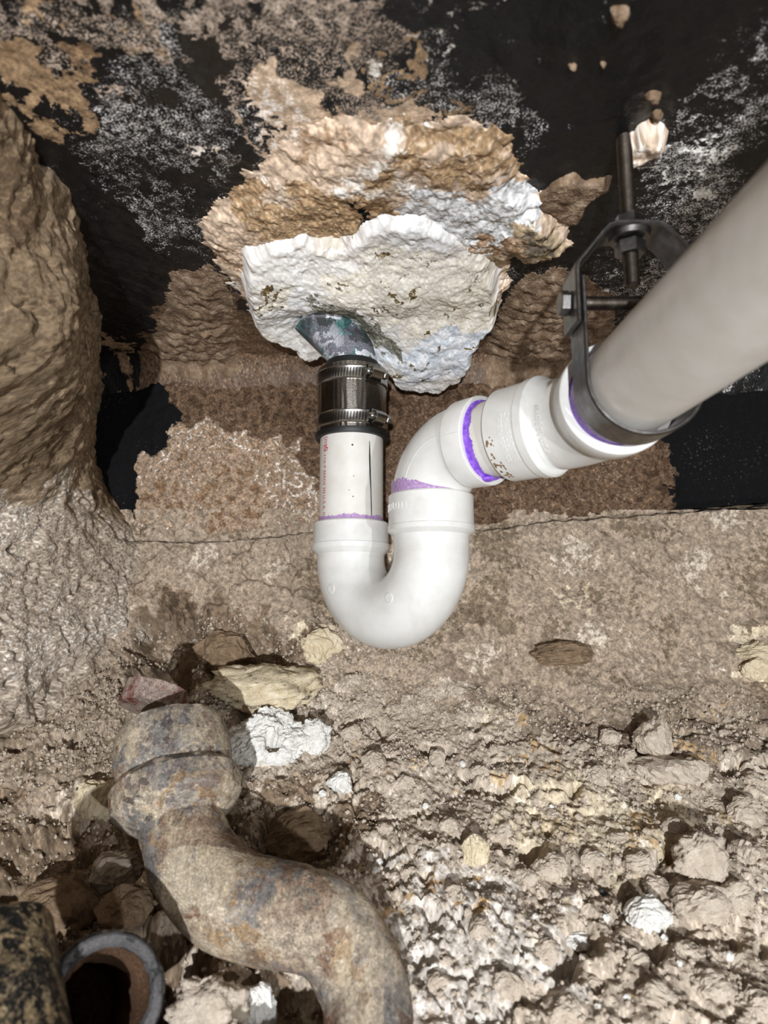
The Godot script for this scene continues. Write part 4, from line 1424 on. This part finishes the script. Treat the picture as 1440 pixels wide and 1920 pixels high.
func _ready() -> void:
	rng.seed = 7
	# camera
	var cam := Camera3D.new()
	cam.near = 0.02
	cam.far = 20.0
	var lens := CameraAttributesPhysical.new()
	lens.frustum_focal_length = 12.0 / (960.0 / FOCAL)
	lens.frustum_focus_distance = 0.62
	lens.exposure_aperture = 4.6
	cam.attributes = lens
	cam.fov = rad_to_deg(2.0 * atan(960.0 / FOCAL))
	add_child(cam)
	cam.rotation = Vector3(deg_to_rad(PITCH), 0, 0)
	cam.current = true
	# daylight that reaches down the tunnel from its open end
	var env := Environment.new()
	env.background_mode = Environment.BG_COLOR
	env.background_color = Color(0.62, 0.58, 0.54)
	env.background_energy_multiplier = 1.3
	env.tonemap_mode = Environment.TONE_MAPPER_LINEAR
	env.tonemap_exposure = 1.0
	env.sdfgi_enabled = true
	env.ssao_enabled = true
	env.ssil_enabled = true
	var we := WorldEnvironment.new()
	we.environment = env
	add_child(we)
	# the work lights behind the camera
	build_lamp(Vector3(-0.04, -0.19, 0.98), Vector3(0.0, 0.08, -0.70), 3.0, "square LED work light standing on the tunnel floor under the long pipe")
	build_lamp(Vector3(0.40, -0.18, 0.42), Vector3(0.0, 0.10, -0.60), 0.45, "square LED work light standing by the right earth wall")

	make_noise()
	make_profile()
	for q in [[310, 1190, 0.050, 0.060], [470, 1230, 0.050, 0.035], [300, 1270, 0.04, 0.07], [560, 1560, 0.045, 0.025], [120, 1620, 0.09, 0.035], [560, 1860, 0.05, 0.035], [1200, 1680, 0.016, 0.03], [1210, 1385, 0.014, 0.014], [1000, 1600, 0.014, 0.02], [1280, 1600, 0.016, 0.02], [1090, 1770, 0.016, 0.015], [1210, 1790, 0.012, 0.015], [200, 1885, 0.075, 0.085]]:
		var p := on_soil(q[0], q[1])
		dents.append([p.x, p.y, q[2], q[3]])

	# what the surfaces are made of
	var K := {}
	var blk := Color(0.045, 0.045, 0.05)
	var slab_kinds := [
		[blk, Color(0.035, 0.033, 0.035), Color(0.62, 0.60, 0.58), 0.3, 0.22, 0.35, 0],     # 0 black plastic with lime specks
		[Color(0.78, 0.68, 0.58), Color(0.62, 0.47, 0.33), Color(0.88, 0.84, 0.80), 0.22, 0.30, 0.25, 3],  # 1 tan mortar
		[Color(0.62, 0.56, 0.50), Color(0.07, 0.065, 0.065), Color(0.78, 0.74, 0.69), 0.44, 0.18, 0.3, 0],  # 2 plastic thickly specked with tan
		[Color(0.58, 0.48, 0.37), Color(0.46, 0.37, 0.28), Color(0.68, 0.59, 0.48), 0.30, 0.25, 0.3, 3],  # 3 brown sand
		[Color(0.86, 0.84, 0.80), Color(0.70, 0.66, 0.60), Color(0.93, 0.92, 0.90), 0.25, 0.35, 0.2, 1],   # 4 lime, also the bright haze painted as a streak by the rod
		[Color(0.13, 0.115, 0.095), Color(0.09, 0.08, 0.07), Color(0.20, 0.17, 0.13), 0.3, 0.2, 0.25, 3],   # 5 dark olive patch
		[blk, Color(0.035, 0.033, 0.035), Color(0.68, 0.66, 0.64), 0.2, 0.40, 0.35, 0],      # 6 black plastic with much lime
		[blk, Color(0.03, 0.03, 0.03), Color(0.42, 0.37, 0.32), 0.3, 0.08, 0.35, 1],         # 7 nearly clean black plastic
		[Color(0.40, 0.32, 0.25), Color(0.30, 0.23, 0.17), Color(0.54, 0.46, 0.38), 0.32, 0.20, 0.35, 1],    # 8 earth pressed against the slab
	]
	var S := func(u, v): return on_slab(u, v)
	var polys := [
		[7, px([100, 400, 330, 330, 400, 520, 330, 700, 100, 700], S)],
		[7, px([980, 0, 1250, 0, 1200, 160, 1140, 380, 980, 470, 930, 250], S)],
		[6, px([200, 130, 420, 60, 460, 300, 470, 330, 430, 390, 390, 420, 330, 480, 250, 420, 180, 300], S)],
		[6, px([720, 0, 960, 0, 940, 200, 1010, 330, 950, 270, 800, 250, 740, 160], S)],
		[6, px([1240, 270, 1440, 100, 1440, 700, 1240, 560], S)],
		[2, px([180, -40, 720, -40, 760, 60, 700, 200, 620, 260, 500, 300, 430, 260, 400, 120, 300, 90, 200, 120, 100, 60], S)],
		[1, px([470, 200, 600, 150, 720, 215, 800, 250, 600, 330, 480, 330, 430, 260], S)],
		[6, px([455, 205, 520, 150, 560, 200, 520, 270, 480, 270], S)],
		[7, px([350, 300, 420, 280, 460, 310, 440, 370, 370, 400, 345, 360], S)],
		[5, px([310, 60, 440, 80, 450, 150, 400, 220, 330, 200, 290, 120], S)],
		[3, px([0, 90, 60, 80, 120, 150, 150, 230, 60, 260, -40, 200], S)],
		[2, px([-60, -40, 130, -40, 140, 60, 60, 80, -60, 60], S)],
		[3, px([135, -40, 200, -40, 190, 40, 150, 50], S)],
		[3, px([740, 20, 800, 10, 805, 60, 790, 110, 800, 160, 830, 215, 790, 250, 770, 190, 745, 160], S)],
		[4, px([735, 60, 780, 45, 790, 75, 740, 90], S)],
		[4, px([1222, 305, 1270, 300, 1330, 310, 1372, 322, 1365, 334, 1300, 326, 1250, 322], S)],
		[4, blob(920, 45, 18, 14, S)],
		[3, px([130, 560, 170, 620, 230, 640, 230, 670, 160, 660], S)],
		[6, px([1110, 530, 1240, 540, 1230, 640, 1120, 640], S)],
		[8, px([262, 665, 310, 570, 460, 560, 600, 600, 760, 640, 940, 600, 1000, 560, 1110, 560, 1120, 640, 1190, 690, 1200, 730, 262, 730], S)],
	]
	var slab_mat := painted(paint(2048, 1452, -0.42, -0.82, 0.00042, polys, slab_kinds, 0.55, 17), 0.45, 0.03, 0.5)
	build_slab(slab_mat)

	# the beam: bare rough concrete, plastic at both ends
	var B := func(u, v): return on_beam(u, v)
	var beam_kinds := [
		[Color(0.57, 0.49, 0.41), Color(0.47, 0.37, 0.28), Color(0.80, 0.76, 0.71), 0.28, 0.24, 0.35, 2],   # bare face with lime threads
		[blk, Color(0.035, 0.033, 0.035), Color(0.34, 0.30, 0.27), 0.3, 0.12, 0.35, 1],
		[Color(0.38, 0.30, 0.235), Color(0.28, 0.215, 0.16), Color(0.50, 0.42, 0.35), 0.32, 0.18, 0.4, 2],    # browner earth, with the shade over the beam put into its tone
	]
	polys = [
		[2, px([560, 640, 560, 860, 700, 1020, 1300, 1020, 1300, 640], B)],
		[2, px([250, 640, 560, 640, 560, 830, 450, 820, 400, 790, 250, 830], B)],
		[1, px([60, 600, 320, 600, 290, 690, 330, 780, 320, 830, 250, 872, 240, 1040, 60, 1040], B)],
		[1, px([1130, 640, 1160, 700, 1235, 790, 1255, 880, 1245, 960, 1600, 1040, 1600, 600], B)],
		[0, px([1090, 560, 1160, 560, 1150, 660, 1110, 700], B)],
	]
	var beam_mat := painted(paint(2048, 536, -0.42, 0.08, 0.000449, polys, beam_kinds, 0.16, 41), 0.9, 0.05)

	# soil: bank, pale floor rubble, yellow and grey patches
	var G := func(u, v): return on_soil(u, v)
	var soil_kinds := [
		[Color(0.60, 0.54, 0.47), Color(0.50, 0.44, 0.37), Color(0.72, 0.67, 0.60), 0.30, 0.22, 0.30, 3],    # bank
		[Color(0.70, 0.645, 0.58), Color(0.61, 0.55, 0.48), Color(0.79, 0.75, 0.70), 0.28, 0.26, 0.22, 0],    # dusty rubble
		[Color(0.78, 0.72, 0.62), Color(0.70, 0.62, 0.50), Color(0.86, 0.82, 0.74), 0.28, 0.25, 0.22, 3],    # yellow lime
		[Color(0.52, 0.46, 0.40), Color(0.42, 0.36, 0.30), Color(0.62, 0.57, 0.51), 0.30, 0.20, 0.25, 3],    # smooth grey bank, the shade right of the trap put into its colour
		[Color(0.48, 0.415, 0.345), Color(0.38, 0.32, 0.26), Color(0.60, 0.54, 0.465), 0.30, 0.20, 0.30, 3],    # earth, painted darker where the old iron casts its shadow
		[Color(0.78, 0.745, 0.70), Color(0.70, 0.655, 0.60), Color(0.86, 0.845, 0.82), 0.26, 0.30, 0.20, 0],    # whitest dust
		[Color(0.72, 0.61, 0.46), Color(0.66, 0.54, 0.40), Color(0.78, 0.70, 0.57), 0.30, 0.25, 0.20, 3],    # orange nodules
	]
	polys = [
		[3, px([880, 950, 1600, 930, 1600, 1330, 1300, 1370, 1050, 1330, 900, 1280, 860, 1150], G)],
		[1, px([440, 1320, 700, 1290, 900, 1310, 1100, 1400, 1300, 1430, 1600, 1380, 1700, 2050, -100, 2050, 0, 1750, 420, 1700], G)],
		[2, px([950, 1480, 1150, 1460, 1330, 1520, 1350, 1600, 1200, 1620, 1020, 1600, 930, 1540], G)],
		[2, px([1380, 1200, 1460, 1190, 1470, 1290, 1390, 1280], G)],
		[2, px([560, 1180, 640, 1180, 640, 1240, 560, 1250], G)],
		[5, px([700, 1600, 900, 1620, 1050, 1720, 1000, 1940, 740, 1940, 720, 1750], G)],
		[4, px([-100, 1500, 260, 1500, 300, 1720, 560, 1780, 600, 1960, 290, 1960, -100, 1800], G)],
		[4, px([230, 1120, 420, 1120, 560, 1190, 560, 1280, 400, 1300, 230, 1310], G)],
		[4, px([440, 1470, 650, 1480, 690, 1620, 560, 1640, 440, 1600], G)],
	]
	for k in 26:
		polys.append([6 if k % 2 else 2, blob(rng.randf_range(560, 1420), rng.randf_range(1100, 1880), rng.randf_range(8, 26), rng.randf_range(6, 18), G)])
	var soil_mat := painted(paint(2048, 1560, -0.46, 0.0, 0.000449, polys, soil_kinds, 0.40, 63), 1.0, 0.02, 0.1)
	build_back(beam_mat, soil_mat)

	var left_kinds := [
		[Color(0.47, 0.40, 0.325), Color(0.38, 0.315, 0.25), Color(0.56, 0.49, 0.41), 0.28, 0.24, 0.25, 3],
		[Color(0.62, 0.57, 0.51), Color(0.50, 0.44, 0.38), Color(0.76, 0.73, 0.69), 0.28, 0.30, 0.30, 1],
		[Color(0.48, 0.415, 0.345), Color(0.38, 0.32, 0.26), Color(0.60, 0.54, 0.465), 0.30, 0.20, 0.30, 3],
	]
	var W := func(u, v):
		var r := ray(u, v)
		r *= -0.235 / r.x
		return Vector2(r.z, r.y)
	polys = [
		[1, px([60, 1020, 180, 960, 260, 900, 330, 1000, 330, 1500, 60, 1560, 50, 1400], W)],
		[2, px([-300, 1500, 330, 1480, 330, 2000, -300, 2000], W)],
	]
	var left_mat := painted(paint(1320, 1240, -0.83, -0.30, 0.0005, polys, left_kinds, 0.28, 88), 1.0, 0.05, 0.1)
	build_left(left_mat)
	build_right(left_mat)

	# crusts under the slab share the slab's plan
	var tan_kinds := [
		[Color(0.80, 0.71, 0.62), Color(0.68, 0.56, 0.44), Color(0.90, 0.87, 0.83), 0.28, 0.30, 0.28, 3],
		[Color(0.68, 0.57, 0.44), Color(0.57, 0.45, 0.33), Color(0.78, 0.70, 0.60), 0.30, 0.28, 0.28, 1],
		[Color(0.84, 0.84, 0.84), Color(0.66, 0.65, 0.62), Color(0.92, 0.92, 0.91), 0.22, 0.40, 0.22, 2],
		[Color(0.68, 0.61, 0.50), Color(0.50, 0.46, 0.40), Color(0.80, 0.74, 0.62), 0.30, 0.25, 0.30, 3],
		[Color(0.10, 0.10, 0.10), Color(0.06, 0.06, 0.06), Color(0.5, 0.45, 0.4), 0.3, 0.15, 0.3, 1],
	]
	polys = [
		[1, px([460, 390, 560, 340, 640, 330, 720, 370, 780, 420, 700, 440, 600, 470, 500, 470, 450, 440], S)],
		[1, px([780, 250, 950, 270, 960, 310, 850, 330, 720, 300], S)],
		[1, px([650, 350, 740, 340, 760, 430, 690, 430], S)],
		[2, px([760, 400, 830, 350, 960, 330, 1000, 380, 950, 440, 860, 440, 780, 440], S)],
		[3, px([950, 400, 1040, 402, 1080, 452, 1060, 492, 1000, 512, 950, 500, 930, 450], S)],
		[4, blob(675, 395, 12, 9, S)], [4, blob(695, 372, 9, 9, S)], [4, blob(655, 385, 5, 12, S)],
		[2, blob(690, 432, 28, 14, S)],
	]
	var tan_mat := painted(paint(1432, 1016, -0.42, -0.82, 0.0006, polys, tan_kinds, 0.24, 29), 0.95, 0.06, 0.2)
	var white_kinds := [
		[Color(0.90, 0.885, 0.86), Color(0.82, 0.79, 0.74), Color(0.94, 0.94, 0.935), 0.25, 0.35, 0.10, 3],
		[Color(0.90, 0.872, 0.815), Color(0.85, 0.80, 0.71), Color(0.93, 0.915, 0.885), 0.22, 0.35, 0.10, 1],
		[Color(0.56, 0.55, 0.50), Color(0.36, 0.35, 0.30), Color(0.82, 0.81, 0.78), 0.40, 0.25, 0.25, 0],
		[Color(0.84, 0.87, 0.90), Color(0.74, 0.77, 0.80), Color(0.93, 0.94, 0.95), 0.25, 0.40, 0.12, 2],
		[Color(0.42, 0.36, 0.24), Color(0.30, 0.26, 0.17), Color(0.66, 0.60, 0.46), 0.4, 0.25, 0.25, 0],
		[Color(0.66, 0.60, 0.52), Color(0.54, 0.48, 0.40), Color(0.78, 0.74, 0.68), 0.30, 0.25, 0.20, 3],  # cast shadow put into the colour at the lower right of the lump
	]
	polys = [
		[1, px([600, 490, 700, 440, 860, 450, 930, 500, 930, 560, 860, 590, 720, 560, 620, 520], S)],
		[1, px([470, 520, 560, 500, 560, 540, 490, 550], S)],
		[3, px([700, 600, 860, 560, 930, 560, 920, 620, 780, 630], S)],
		[3, px([640, 640, 700, 600, 720, 680, 690, 690], S)],
		[2, px([595, 505, 610, 525, 680, 555, 700, 548, 720, 580, 760, 598, 740, 602, 680, 588, 620, 560, 600, 540], S)],
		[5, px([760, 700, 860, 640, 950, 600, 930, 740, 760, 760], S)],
	]
	for k in 70:
		var w := rng.randf_range(2.0, 5.0)
		polys.append([4 if k % 3 else 2, blob(rng.randf_range(620, 930), rng.randf_range(440, 700), w, w * 0.8, S)])
	for k in 24:
		var w := rng.randf_range(2.0, 6.0)
		polys.append([4, blob(rng.randf_range(470, 545), rng.randf_range(505, 548), w, w * 0.7, S)])
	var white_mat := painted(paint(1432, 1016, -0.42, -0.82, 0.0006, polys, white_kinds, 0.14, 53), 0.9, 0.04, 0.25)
	var brown_mat := mottled([[0.0, Color(0.28, 0.22, 0.16)], [0.4, Color(0.43, 0.35, 0.275)], [0.65, Color(0.56, 0.475, 0.39)], [1.0, Color(0.78, 0.73, 0.66)]], 0.08, 1.0, 0.12, 0.0, 2, 71)
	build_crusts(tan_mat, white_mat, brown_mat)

	build_drain()
	build_coupling()
	build_copper()
	build_hanger()
	build_iron()
	build_film(plain(Color(0.36, 0.35, 0.35), 0.4))
	build_stones()
